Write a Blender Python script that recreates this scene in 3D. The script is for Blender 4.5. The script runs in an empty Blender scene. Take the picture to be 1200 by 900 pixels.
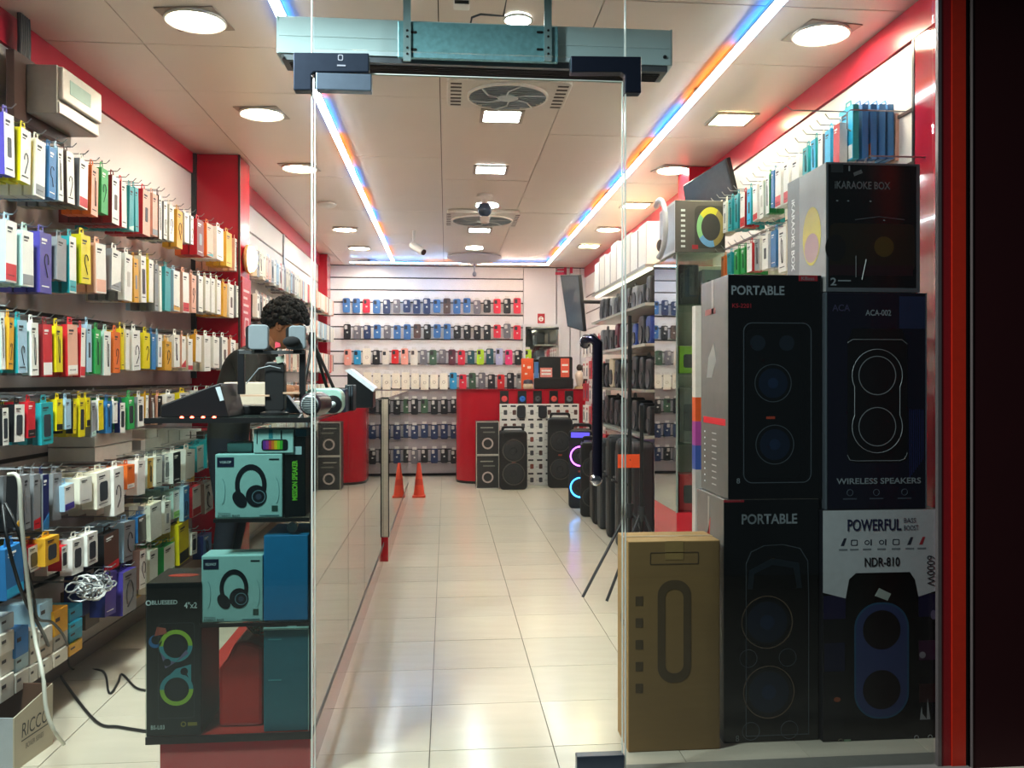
import bpy, bmesh, math, random
from mathutils import Matrix, Vector

random.seed(7)
S = bpy.context.scene
COL = S.collection

# ------------------------------------------------------------------ camera, world, exposure
CX, HV, FPX, CAMZ = 620.0, 443.0, 1040.0, 1.2          # principal column, horizon row, focal length (px of a 1200x900 frame), eye height
TH = math.atan(97.0 / FPX)
CT, ST = math.cos(TH), math.sin(TH)
cam_d = bpy.data.cameras.new('camera')
cam_d.sensor_fit = 'HORIZONTAL'
cam_d.sensor_width = 36.0
cam_d.lens = FPX * 36.0 / 1200.0
cam_d.shift_x = (600 - CX) / 1200.0
cam_d.shift_y = -(450 - HV) / 1200.0
cam_d.clip_start = 0.05
cam = bpy.data.objects.new('camera', cam_d)
COL.objects.link(cam)
cam.location = (0, 0, CAMZ)
cam.rotation_euler = (math.pi / 2, 0, -TH)
S.camera = cam

wd = bpy.data.worlds.new('night_street')
S.world = wd
wd.use_nodes = True
wd.node_tree.nodes['Background'].inputs[0].default_value = (0.50, 0.62, 0.70, 1)
wd.node_tree.nodes['Background'].inputs[1].default_value = 0.03

S.view_settings.view_transform = 'Standard'
S.view_settings.look = 'None'
S.view_settings.gamma = 1.0
S.view_settings.exposure = 1.08
S.view_settings.use_curve_mapping = False
S.cycles.use_light_tree = True
S.cycles.caustics_reflective = False
S.cycles.caustics_refractive = False
S.cycles.sample_clamp_indirect = 6.0
S.cycles.max_bounces = 8
S.cycles.transparent_max_bounces = 24

# lamp of the arcade outside, on the counter side of the shop front
al = bpy.data.lights.new('arcade_lamp', 'AREA'); al.shape = 'DISK'; al.size = 0.45; al.energy = 60.0; al.spread = math.radians(150); al.color = (0.92, 0.97, 1.0)
ao = bpy.data.objects.new('arcade_lamp', al); COL.objects.link(ao); ao.location = (-1.2, 1.9, 2.86)
ao.rotation_euler = (Vector((-.75, 2.75, .6)) - Vector(ao.location)).to_track_quat('-Z', 'Y').to_euler()

LAMP_WARM, LAMP_COOL, LED_W = 44.0, 36.0, 17.0

# ------------------------------------------------------------------ where a sight line meets a real plane
def KU(u): return (u - CX) / FPX
def Xat(u, Y):
    k = KU(u); return Y * (k * CT + ST) / (CT - k * ST)
def Zat(v, u, Y):
    d = Y / (CT - KU(u) * ST); return CAMZ + (HV - v) * d / FPX
def hit_side(u, a, b=0.0):
    """Y (and depth) where column u meets the vertical plane X = a + b*Y"""
    k = KU(u); dx = k * CT + ST; dy = CT - k * ST
    t = a / (dx - b * dy); return t * dy, t

# ------------------------------------------------------------------ materials
def srgb(h):
    h = h.lstrip('#'); o = []
    for i in (0, 2, 4):
        c = int(h[i:i + 2], 16) / 255
        o.append(c / 12.92 if c <= 0.04045 else ((c + 0.055) / 1.055) ** 2.4)
    return tuple(o) + (1,)
_M = {}
def M(h, rough=0.5, metal=0.0, emit=0.0, grain=0.06, scale=40, coat=0.0, spec=0.5, bump=0.0):
    key = (h, rough, metal, emit, grain, scale, coat, spec, bump)
    if key in _M: return _M[key]
    m = bpy.data.materials.new('mat_' + h.strip('#')); m.use_nodes = True
    nt = m.node_tree; p = nt.nodes['Principled BSDF']
    p.inputs['Base Color'].default_value = srgb(h)
    p.inputs['Roughness'].default_value = rough
    p.inputs['Metallic'].default_value = metal
    p.inputs['Coat Weight'].default_value = coat
    p.inputs['Specular IOR Level'].default_value = spec
    if emit:
        p.inputs['Emission Color'].default_value = srgb(h)
        p.inputs['Emission Strength'].default_value = emit
    elif grain:
        tc = nt.nodes.new('ShaderNodeTexCoord'); nz = nt.nodes.new('ShaderNodeTexNoise')
        nz.inputs['Scale'].default_value = scale; nz.inputs['Detail'].default_value = 3
        nt.links.new(tc.outputs['Object'], nz.inputs['Vector'])
        hs = nt.nodes.new('ShaderNodeHueSaturation'); hs.inputs['Color'].default_value = srgb(h)
        mr = nt.nodes.new('ShaderNodeMapRange')
        mr.inputs['To Min'].default_value = 1 - grain * 2; mr.inputs['To Max'].default_value = 1 + grain * 2
        nt.links.new(nz.outputs['Fac'], mr.inputs['Value']); nt.links.new(mr.outputs[0], hs.inputs['Value'])
        nt.links.new(hs.outputs[0], p.inputs['Base Color'])
        if bump:
            b = nt.nodes.new('ShaderNodeBump'); b.inputs['Strength'].default_value = bump; b.inputs['Distance'].default_value = 0.004
            nt.links.new(nz.outputs['Fac'], b.inputs['Height']); nt.links.new(b.outputs[0], p.inputs['Normal'])
    _M[key] = m; return m
def glass_mat(name, tint, refl=0.0, ior=1.5):
    m = bpy.data.materials.new(name); m.use_nodes = True; nt = m.node_tree
    nt.nodes.remove(nt.nodes['Principled BSDF']); out = nt.nodes['Material Output']
    tr = nt.nodes.new('ShaderNodeBsdfTransparent'); tr.inputs[0].default_value = srgb(tint)
    gl = nt.nodes.new('ShaderNodeBsdfGlossy'); gl.inputs['Roughness'].default_value = 0.015; gl.inputs[0].default_value = (0.92, 0.95, 0.93, 1)
    lw = nt.nodes.new('ShaderNodeLayerWeight'); lw.inputs[0].default_value = 0.5
    pw = nt.nodes.new('ShaderNodeMath'); pw.operation = 'POWER'; pw.inputs[1].default_value = 5.0
    ad = nt.nodes.new('ShaderNodeMath'); ad.operation = 'MULTIPLY_ADD'; ad.use_clamp = True; ad.inputs[1].default_value = 0.95 - refl; ad.inputs[2].default_value = 0.035 + refl
    mx = nt.nodes.new('ShaderNodeMixShader')
    nt.links.new(lw.outputs['Facing'], pw.inputs[0]); nt.links.new(pw.outputs[0], ad.inputs[0]); nt.links.new(ad.outputs[0], mx.inputs[0])
    nt.links.new(tr.outputs[0], mx.inputs[1]); nt.links.new(gl.outputs[0], mx.inputs[2]); nt.links.new(mx.outputs[0], out.inputs[0])
    return m
GLASS = glass_mat('clear_glass', '#f8fcfa')
CASEGLASS = glass_mat('case_glass', '#eef6f3')
MIRRORGLASS = glass_mat('mirrored_glass', '#a8b2ac', 0.52)
MIRROR = M('#e6ebe8', 0.03, 1.0, grain=0)
GLASSEDGE = M('#c6d6cc', 0.25, grain=0)
CHROME = M('#d8d8da', 0.12, 1.0, grain=0)
STEEL = M('#9a9ea2', 0.35, 1.0)
BLACK = M('#0e0e10', 0.45)
BLACKG = M('#0a0a0d', 0.18)
DARK = M('#1d1e21', 0.5)
WHITE = M('#f2efea', 0.5)

def streak_mat(h, rough, sx, sy, sz, amt, coat=0.0, metal=0.0):
    m = bpy.data.materials.new('mat_streak_' + h.strip('#')); m.use_nodes = True; nt = m.node_tree; p = nt.nodes['Principled BSDF']
    p.inputs['Roughness'].default_value = rough; p.inputs['Coat Weight'].default_value = coat; p.inputs['Metallic'].default_value = metal
    tc = nt.nodes.new('ShaderNodeTexCoord'); mp = nt.nodes.new('ShaderNodeMapping'); mp.inputs['Scale'].default_value = (sx, sy, sz)
    nz = nt.nodes.new('ShaderNodeTexNoise'); nz.inputs['Scale'].default_value = 1.0; nz.inputs['Detail'].default_value = 5
    mr = nt.nodes.new('ShaderNodeMapRange'); mr.inputs['To Min'].default_value = 1 - amt; mr.inputs['To Max'].default_value = 1 + amt
    hs = nt.nodes.new('ShaderNodeHueSaturation'); hs.inputs['Color'].default_value = srgb(h)
    nt.links.new(tc.outputs['Object'], mp.inputs[0]); nt.links.new(mp.outputs[0], nz.inputs['Vector'])
    nt.links.new(nz.outputs['Fac'], mr.inputs['Value']); nt.links.new(mr.outputs[0], hs.inputs['Value']); nt.links.new(hs.outputs[0], p.inputs['Base Color'])
    return m
TILE = streak_mat('#d3c9b6', 0.16, 3, 14, 3, 0.10)
TILE2 = streak_mat('#cdc4b2', 0.20, 4, 18, 3, 0.10)
PANEL = streak_mat('#e0d1c4', 0.36, 1.5, 1.5, 1.5, 0.05)
SLATG = streak_mat('#b9adaf', 0.22, 1, 9, 1, 0.16)
SLATW = M('#e9e4e4', 0.35, scale=4)
REDLAC = M('#b3182c', 0.22, scale=6)
REDBAND = M('#cc2c44', 0.3, scale=6)
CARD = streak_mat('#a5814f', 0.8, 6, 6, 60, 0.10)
CARDG = streak_mat('#b9ae98', 0.8, 6, 6, 60, 0.10)

# ------------------------------------------------------------------ mesh builder
def circ(cx, cz, r, n=24, a0=0.0, ry=None):
    ry = r if ry is None else ry
    return [(cx + r * math.cos(a0 + 2 * math.pi * i / n), cz + ry * math.sin(a0 + 2 * math.pi * i / n)) for i in range(n)]
def rrect(x0, x1, z0, z1, r, n=5):
    r = min(r, (x1 - x0) / 2 - 1e-5, (z1 - z0) / 2 - 1e-5); o = []
    for cx, cz, a in ((x1 - r, z1 - r, 0), (x0 + r, z1 - r, 1), (x0 + r, z0 + r, 2), (x1 - r, z0 + r, 3)):
        for i in range(n + 1):
            t = (a + i / n) * math.pi / 2; o.append((cx + r * math.cos(t), cz + r * math.sin(t)))
    return o
class MB:
    def __init__(s): s.v = []; s.f = []; s.mi = []; s.m = []; s.x = None
    def _m(s, m):
        if m not in s.m: s.m.append(m)
        return s.m.index(m)
    def add(s, vs, fs, m):
        b = len(s.v); k = s._m(m)
        for p in vs:
            s.v.append(tuple(s.x @ Vector(p)) if s.x is not None else tuple(p))
        for f in fs:
            s.f.append([b + i for i in f]); s.mi.append(k)
        return s
    def box(s, x0, x1, y0, y1, z0, z1, m, front=None):
        vs = [(x0, y0, z0), (x1, y0, z0), (x1, y1, z0), (x0, y1, z0), (x0, y0, z1), (x1, y0, z1), (x1, y1, z1), (x0, y1, z1)]
        fs = [(0, 3, 2, 1), (4, 5, 6, 7), (1, 2, 6, 5), (2, 3, 7, 6), (3, 0, 4, 7)]
        if front is None: return s.add(vs, fs + [(0, 1, 5, 4)], m)
        s.add(vs, fs, m); b = len(s.v) - 8
        s.f.append([b, b + 1, b + 5, b + 4]); s.mi.append(s._m(front)); return s
    def prism(s, poly, y0, y1, m, cap=None):
        n = len(poly); vs = [(x, y0, z) for x, z in poly] + [(x, y1, z) for x, z in poly]
        s.add(vs, [(i, (i + 1) % n, n + (i + 1) % n, n + i) for i in range(n)] + [tuple(range(2 * n - 1, n - 1, -1))] + ([tuple(range(n))] if cap is None else []), m)
        if cap is not None:
            b = len(s.v) - 2 * n; s.f.append([b + i for i in range(n)]); s.mi.append(s._m(cap))
        return s
    def ring(s, o, i_, y0, y1, m):
        n = len(o); vs = [(x, y0, z) for x, z in o] + [(x, y0, z) for x, z in i_] + [(x, y1, z) for x, z in o] + [(x, y1, z) for x, z in i_]
        fs = []
        for a in range(n):
            b = (a + 1) % n
            fs += [(a, b, n + b, n + a), (2 * n + a, 3 * n + a, 3 * n + b, 2 * n + b), (a, 2 * n + a, 2 * n + b, b), (n + a, n + b, 3 * n + b, 3 * n + a)]
        return s.add(vs, fs, m)
    def tube(s, pts, r, m, n=6, caps=True):
        pts = [Vector(p) for p in pts]; R = r if isinstance(r, (list, tuple)) else [r] * len(pts); vs = []; fs = []
        for i, p in enumerate(pts):
            t = (pts[min(i + 1, len(pts) - 1)] - pts[max(i - 1, 0)]).normalized()
            up = Vector((0, 0, 1)) if abs(t.z) < 0.9 else Vector((1, 0, 0))
            a = t.cross(up).normalized(); b = a.cross(t)
            for k in range(n):
                q = 2 * math.pi * k / n; vs.append(p + (a * math.cos(q) + b * math.sin(q)) * R[i])
        for i in range(len(pts) - 1):
            for k in range(n):
                k2 = (k + 1) % n; fs.append((i * n + k, i * n + k2, (i + 1) * n + k2, (i + 1) * n + k))
        if caps: fs += [tuple(range(n - 1, -1, -1)), tuple(range((len(pts) - 1) * n, len(pts) * n))]
        return s.add(vs, fs, m)
    def lathe(s, prof, c, m, n=24, axis='y', cap=True):
        """prof: (radius, offset along axis)"""
        vs = []; fs = []
        for r, h in prof:
            for k in range(n):
                a = 2 * math.pi * k / n; p, q = r * math.cos(a), r * math.sin(a)
                vs.append({'y': (c[0] + p, c[1] + h, c[2] + q), 'z': (c[0] + p, c[1] + q, c[2] + h), 'x': (c[0] + h, c[1] + p, c[2] + q)}[axis])
        L = len(prof)
        for i in range(L - 1):
            for k in range(n):
                k2 = (k + 1) % n; fs.append((i * n + k, i * n + k2, (i + 1) * n + k2, (i + 1) * n + k))
        if cap and prof[0][0] > 1e-6: fs.append(tuple(range(n - 1, -1, -1)))
        if cap and prof[-1][0] > 1e-6: fs.append(tuple(range((L - 1) * n, L * n)))
        return s.add(vs, fs, m)
    def ball(s, c, rx, ry, rz, m, n=14, k=9):
        vs = [(c[0], c[1], c[2] - rz)]; fs = []
        for i in range(1, k):
            t = -math.pi / 2 + math.pi * i / k
            for j in range(n):
                a = 2 * math.pi * j / n; vs.append((c[0] + rx * math.cos(t) * math.cos(a), c[1] + ry * math.cos(t) * math.sin(a), c[2] + rz * math.sin(t)))
        vs.append((c[0], c[1], c[2] + rz)); L = len(vs) - 1
        for j in range(n):
            j2 = (j + 1) % n; fs.append((0, 1 + j2, 1 + j)); fs.append((L, 1 + (k - 2) * n + j, 1 + (k - 2) * n + j2))
            for i in range(k - 2): fs.append((1 + i * n + j, 1 + i * n + j2, 1 + (i + 1) * n + j2, 1 + (i + 1) * n + j))
        return s.add(vs, fs, m)
    def mesh(s, name, smooth=None):
        me = bpy.data.meshes.new(name); me.from_pydata(s.v, [], s.f)
        for m in s.m: me.materials.append(m)
        me.polygons.foreach_set('material_index', s.mi)
        bm = bmesh.new(); bm.from_mesh(me); bmesh.ops.recalc_face_normals(bm, faces=bm.faces); bm.to_mesh(me); bm.free()
        if smooth is not None:
            me.polygons.foreach_set('use_smooth', [True] * len(me.polygons)); me.set_sharp_from_angle(angle=math.radians(smooth))
        me.update(); return me

def put(name, data, parent=None, loc=(0, 0, 0), rot=(0, 0, 0)):
    o = bpy.data.objects.new(name, data); COL.objects.link(o); o.location = loc; o.rotation_euler = rot
    if parent is not None: o.parent = parent
    return o
def part(name, mb, parent, smooth=None, bevel=0, loc=(0, 0, 0), rot=(0, 0, 0), label=None):
    o = put(name, mb.mesh(name, smooth), parent, loc, rot)
    if bevel: bev(o, bevel)
    if label: o['label'] = label
    return o
def bev(o, w, seg=2):
    b = o.modifiers.new('edge', 'BEVEL'); b.width = w; b.segments = seg; b.limit_method = 'ANGLE'; b.angle_limit = math.radians(40)
def tag(o, label, cat, group=None):
    o['label'] = label; o['category'] = cat
    if group: o['group'] = group
    return o
def thing(name, label, cat, loc=(0, 0, 0), rz=0, group=None):
    return tag(put(name, None, None, loc, (0, 0, rz)), label, cat, group)
def solid(name, mb, label, cat, loc=(0, 0, 0), rz=0, group=None, smooth=None, bevel=0, rot=None):
    o = put(name, mb.mesh(name, smooth), None, loc, rot or (0, 0, rz))
    if bevel: bev(o, bevel)
    return tag(o, label, cat, group)
def struct(name, mb, smooth=None, bevel=0):
    o = put(name, mb.mesh(name, smooth)); o['kind'] = 'structure'
    if bevel: bev(o, bevel)
    return o
def text(s, x0, x1, z0, z1, y, parent, m, bold=0.0, name='lettering', rot90=False, shear=0.0, dep=0.0008):
    """raised lettering on a front face (facing local -Y), fitted in x0..x1, z0..z1"""
    cu = bpy.data.curves.new('font', 'FONT'); cu.body = s; cu.extrude = 0.0; cu.offset = bold; cu.resolution_u = 3; cu.shear = shear
    ob = bpy.data.objects.new('font', cu); me = bpy.data.meshes.new_from_object(ob)
    bpy.data.objects.remove(ob); bpy.data.curves.remove(cu)
    xs = [v.co.x for v in me.vertices]; ys = [v.co.y for v in me.vertices]
    if not xs: return None
    ax, bx, ay, by = min(xs), max(xs), min(ys), max(ys)
    for v in me.vertices:
        p = (v.co.x - ax) / (bx - ax); q = (v.co.y - ay) / max(by - ay, 1e-6)
        if rot90: p, q = (1 - q, p) if rot90 != 'cw' else (q, 1 - p)
        v.co = (x0 + p * (x1 - x0), y - dep, z0 + q * (z1 - z0))
    me.materials.clear(); me.materials.append(m)
    return put(name, me, parent)

ORD = ('first second third fourth fifth sixth seventh eighth ninth tenth eleventh twelfth thirteenth fourteenth fifteenth sixteenth seventeenth eighteenth nineteenth twentieth '
       'twenty-first twenty-second twenty-third twenty-fourth twenty-fifth twenty-sixth twenty-seventh twenty-eighth twenty-ninth thirtieth thirty-first thirty-second thirty-third thirty-fourth thirty-fifth').split()
NUM = 'one two three four five six seven eight nine ten'.split()

# ------------------------------------------------------------------ the room
CEIL = 2.58
YF, YB = 2.62, 11.0
WA, WB = -1.8295, 0.0487                    # near wall on the counter side: X = WA + WB * Y
def WX(Y): return WA + WB * Y
RX = 1.73

# floor: slab + 0.4 m tiles
b = MB().box(-3.2, 3.2, 0.2, 11.4, -0.06, -0.006, M('#6d665c', 0.9))
floor = struct('floor', b)
tm = [MB().box(-.1985, .1985, -.1985, .1985, -.006, 0.0, t).mesh('tile') for t in (TILE, TILE2, TILE)]
ti = 0
for iy in range(-1, 21):
    for ix in range(-5, 5):
        x = -.053 + .4 * ix + .2; y = 2.873 + .4 * iy + .2
        if y > 11.0 or y < 2.5: continue
        o = put('tile', tm[random.randrange(3)], floor, (x, y, random.uniform(-.0004, .0004))); ti += 1
b = MB().box(.54, 1.60, 2.53, 2.70, 0, .006, M('#7d7b74', 0.5)); struct('trim_9', b)
b = MB().box(-3.2, 3.2, 0.0, 2.47, -.006, -.001, M('#5f5d58', 0.6)); struct('floor_2', b)

# ceiling: 0.61 m panels
b = MB().box(-2.0, 2.0, 2.3, 11.3, CEIL + .012, CEIL + .08, M('#4a4038', 0.9))
ceiling = struct('ceiling', b)
pm = [MB().box(-.3015, .3015, -.2985, .2985, 0, .012, PANEL).mesh('panel') for _ in range(2)]
for ix in range(-3, 3):
    for iy in range(-2, 13):
        y = 3.8 + .6 * iy + .3
        if y > 11: continue
        put('panel', pm[0], ceiling, (.607 * ix + .3035 + (-.03), y, CEIL + random.uniform(0, .0025)), (random.uniform(-.0012, .0012), random.uniform(-.0012, .0012), 0))

# near slat wall on the counter side
ang = math.atan(WB)
def on_left(Y, off=0.0): return (WX(Y) + off, Y)
wl = put('wall_left', None); wl['kind'] = 'structure'
b = MB()
def lwall_box(b, y0, y1, z0, z1, t0, t1, m):
    """a slab along the slanted wall, from t0 to t1 out of the wall plane"""
    vs = []
    for z in (z0, z1):
        for y, t in ((y0, t0), (y0, t1), (y1, t1), (y1, t0)): vs.append((WX(y) + t, y, z))
    b.add(vs, [(0, 1, 2, 3), (7, 6, 5, 4), (0, 4, 5, 1), (1, 5, 6, 2), (2, 6, 7, 3), (3, 7, 4, 0)], m)
lwall_box(b, 2.64, 5.75, 0, CEIL, -.16, -.03, M('#cfc7c4', 0.6))
part('backing', b, wl)
zs = [0.20, 0.36, 0.62, 0.885, 1.155, 1.46, 1.765, 2.06]
for z0, z1 in zip(zs[:-1], zs[1:]):
    b = MB(); lwall_box(b, 2.64, 5.72, z0 + .009, z1 - .009, -.03, 0, SLATG); part('plank', b, wl)
b = MB(); lwall_box(b, 2.64, 5.72, 2.066, CEIL - .13, -.03, .002, M('#ece4e2', 0.45, scale=3)); part('plank', b, wl)
for z in zs[1:]:
    b = MB(); lwall_box(b, 2.64, 5.72, z - .008, z + .008, -.028, -.012, M('#2a2020', 0.5)); part('rail', b, wl)
for yy, zz in ((3.75, 2.29), (4.15, 2.2), (4.35, 2.22)):
    part('screw_hole', MB().lathe([(.006, 0), (.006, .003)], (WX(yy) + .001, yy, zz), BLACK, 8, 'x'), wl)
b = MB(); lwall_box(b, 2.64, 5.72, CEIL - .125, CEIL, -.03, .012, REDBAND); struct('trim_1', b)
b = MB(); lwall_box(b, 2.64, 5.72, 0, .07, 0, .10, M('#8a7f7c', 0.4)); lwall_box(b, 2.64, 5.72, .085, .165, 0, .115, M('#a2948f', 0.35)); lwall_box(b, 2.64, 5.72, .07, .085, 0, .09, BLACK); lwall_box(b, 2.64, 5.72, .165, .18, 0, .14, M('#5d4a44', 0.4))
struct('baseboard_left', b)

# red pillar
px0, px1 = -1.62, -1.27
b = MB().box(px0, px1, 5.62, 5.90, 0, CEIL - .002, REDLAC)
pil = struct('pillar', b, bevel=.004)
part('corner_trim', MB().box(px1 - .008, px1 + .004, 5.612, 5.625, 0, CEIL - .004, M('#3a2022', 0.4)), pil)
part('corner_trim', MB().box(WX(5.61) - .0, WX(5.61) + .03, 5.60, 5.619, 1.2, CEIL - .004, M('#33383c', 0.4)), pil)
# pillar light
lm = thing('pillar_lamp', 'round warm glowing wall lamp on the red pillar', 'lamp', (px1 + .002, 5.76, 1.2 + (443 - 308) * 5.8 / 1040))
part('base', MB().lathe([(.075, 0), (.09, .012), (.09, .03)], (0, 0, 0), M('#d9b071', 0.4), 24, 'x'), lm, 40)
part('diffuser', MB().lathe([(.082, .03), (.078, .05), (.05, .068), (.0, .074)], (0, 0, 0), M('#ffd79a', 0.4, emit=9), 24, 'x'), lm, 50)
# sign strip on the pillar
sg = thing('pillar_sign', 'red vertical sign with white lettering below the pillar lamp', 'sign', (px1 + .012, 5.76, 1.62), math.pi / 2)
part('plate', MB().box(-.12, .12, 0, .008, -.42, .21, M('#cc3340', 0.35)), sg)
for i, w in enumerate((.9, .6, .8, .7)):
    part('print_line', MB().box(-.09, -.09 + .18 * w, -.001, .0005, .12 - i * .045, .135 - i * .045, M('#f3d8d8', 0.5)), sg)
b = MB().ring(rrect(-.06, .06, -.16, -.04, .02), rrect(-.045, .045, -.145, -.055, .015), -.001, .0005, M('#f3d8d8', 0.5)); part('print_frame', b, sg)

# far wall beyond the pillar
FX = -1.42
wl2 = put('wall_left_far', None); wl2['kind'] = 'structure'
part('backing', MB().box(FX - .2, FX - .03, 5.9, 11.2, 0, CEIL, M('#cfc7c4', 0.6)), wl2)
z = 0.0
for z0, z1 in zip([0.05, .31, .62, .885, 1.155, 1.46, 1.765, 2.06, 2.26], [.31, .62, .885, 1.155, 1.46, 1.765, 2.06, 2.26, 2.46]):
    part('plank', MB().box(FX - .03, FX, 5.9, 10.98, z0 + .008, z1 - .008, SLATG if z1 < 2.0 else M('#ece4e2', 0.45, scale=3)), wl2)
for y in (7.9,):
    part('upright', MB().box(FX - .005, FX + .012, y, y + .05, .1, 2.46, STEEL), wl2)
struct('trim_2', MB().box(FX - .03, FX + .015, 5.9, 10.98, CEIL - .125, CEIL, REDBAND))
struct('pillar_far', MB().box(FX - .02, FX + .10, 10.05, 10.32, 0, CEIL, REDLAC), bevel=.004)

# back wall: white slat planks, then plain white panels
wb = put('wall_back', None); wb['kind'] = 'structure'
part('backing', MB().box(-1.9, 2.2, YB + .03, YB + .15, 0, CEIL, M('#2c282c', 0.6)), wb)
XS = Xat(613, YB)
nz = 17
for i in range(nz):
    z0 = .02 + i * (CEIL - .02) / nz; z1 = z0 + (CEIL - .02) / nz
    part('plank', MB().box(FX, XS, YB, YB + .03, z0 + .008, z1 - .008, SLATW if z1 > 1.15 else M('#a59da2', 0.35, scale=4)), wb)
xp = [XS, Xat(652, YB), Xat(668, YB), Xat(680, YB), 2.0]
for x0, x1 in zip(xp[:-1], xp[1:]):
    part('panel', MB().box(x0 + .006, x1 - .006, YB - .012, YB + .03, .02, CEIL - .01, M('#e4e2e6', 0.4, scale=3)), wb)

# wall on the other side
wr = put('wall_right', None); wr['kind'] = 'structure'
part('backing', MB().box(RX + .03, RX + .2, 2.64, 11.2, 0, CEIL, M('#cfc7c4', 0.6)), wr)
for z0, z1 in zip([.05, .35, .65, .95, 1.25, 1.55, 1.80, 2.0, 2.20], [.35, .65, .95, 1.25, 1.55, 1.80, 2.0, 2.20, 2.455]):
    part('plank', MB().box(RX, RX + .03, 3.13, 10.98, z0 + .005, z1 - .005, M('#ebe2dc', 0.4, scale=3)), wr)
part('rail', MB().box(RX - .006, RX + .004, 2.7, 10.9, 2.194, 2.206, M('#5b4a45', 0.4)), wr)
part('rail', MB().box(RX - .006, RX + .004, 2.7, 10.9, 1.994, 2.006, M('#5b4a45', 0.4)), wr)
struct('trim_3', MB().box(RX - .012, RX + .03, 2.66, 10.98, CEIL - .125, CEIL, REDBAND))
struct('pillar_right', MB().box(1.57, RX + .03, 5.65, 5.92, 0, CEIL - .002, REDLAC), bevel=.004)

# ------------------------------------------------------------------ shop front: glass, fittings, red jamb, outer wall
DL, DR = -.384, .530
wf = put('window_1', None); wf['kind'] = 'structure'
part('pane', MB().box(-1.70, DL - .004, YF - .005, YF + .005, 0.0, CEIL, GLASS), wf)
part('pane', MB().box(DR + .004, 1.50, YF - .005, YF + .005, 0.007, CEIL, GLASS), wf)
part('pane', MB().box(DL + .004, DR - .004, YF - .005, YF + .005, 2.155, CEIL, GLASS), wf)
for x in (DL - .0035, DR + .0035):
    part('pane_edge', MB().box(x - .0018, x + .0018, YF - .0055, YF + .0055, 0.008, CEIL - .001, GLASSEDGE), wf)
dr = put('door_1', None); dr['kind'] = 'structure'
part('pane', MB().box(DL + .006, DR - .006, YF - .005, YF + .005, .012, 2.085, GLASS), dr)
part('pane_edge', MB().box(DL + .004, DL + .0065, YF - .0055, YF + .0055, .012, 2.085, GLASSEDGE), dr)
part('pane_edge', MB().box(DR - .0065, DR - .004, YF - .0055, YF + .0055, .012, 2.085, GLASSEDGE), dr)
part('pane_edge', MB().box(DL + .0065, DR - .0065, YF - .0055, YF + .0055, 2.085, 2.0872, GLASSEDGE), dr)
FIT = M('#34404e', 0.28, 0.7)
FITL = M('#6f8494', 0.3, 0.8)
b = MB().box(Xat(371, YF), Xat(436, YF), YF - .018, YF + .018, Zat(108, 400, YF), Zat(88, 400, YF), FITL); part('patch_fitting', b, dr, bevel=.003)
b = MB().box(Xat(675, YF), DR - .002, YF - .018, YF + .018, .008, .078, FIT); part('patch_fitting', b, dr, bevel=.003)
# transom corner fittings (L shapes)
def lfit(pts, label, mt):
    b = MB().prism([(Xat(u, YF), Zat(v, u, YF)) for u, v in pts], YF - .02, YF + .02, mt)
    return b
o = solid('corner_fitting', lfit([(345, 64), (433, 65), (433, 87), (369, 87), (366, 90), (366, 108), (345, 108)], '', FIT), 'brushed metal L-shaped glass clamp with etched mark, at the hinge side above the door', 'door fitting', bevel=.003)
part('etched_mark', MB().ring(rrect(Xat(397, YF), Xat(403, YF), Zat(74, 400, YF), Zat(67, 400, YF), .004), rrect(Xat(398, YF), Xat(402, YF), Zat(73, 400, YF), Zat(68, 400, YF), .003), YF - .0212, YF - .0195, M('#aab6c2', 0.3, 0.6)), o)
part('etched_mark', MB().box(Xat(396, YF), Xat(406, YF), YF - .0212, YF - .0195, Zat(80.5, 400, YF), Zat(78.8, 400, YF), M('#aab6c2', 0.3, 0.6)), o)
o = solid('corner_fitting', lfit([(668, 68), (750, 69), (750, 111), (731, 111), (731, 90), (727, 87), (668, 87)], '', M('#222a38', 0.3, 0.6)), 'dark plain L-shaped glass clamp at the free corner above the door', 'door fitting', bevel=.003)
# pull handle
hd = put('handle', None, dr)
xh = Xat(700, YF - .06)
b = MB(); zt, zb = Zat(398, 700, YF - .06), Zat(562, 700, YF - .06)
pts = [(xh - .028, YF - .006, zt - .012), (xh - .028, YF - .03, zt + .002), (xh - .012, YF - .055, zt + .004), (xh, YF - .062, zt - .012), (xh, YF - .062, zt - .05)]
pts += [(xh, YF - .062, zb + .04), (xh, YF - .062, zb)]
b.tube(pts, .0155, M('#3c3a4c', 0.16, 0.9), 14); hd2 = part('grip', b, hd, 50)
part('end_cap', MB().lathe([(.0, -.012), (.012, -.009), (.0175, 0), (.0175, .012), (.012, .05)], (xh - .005, YF - .07, zb), CHROME, 16, 'y'), hd, 50, label='polished chrome end cap')
part('end_cap', MB().lathe([(.0165, 0), (.0165, .02)], (xh - .028, YF - .022, zt - .004), CHROME, 16, 'y'), hd, 50, label='polished chrome end cap')

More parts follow.
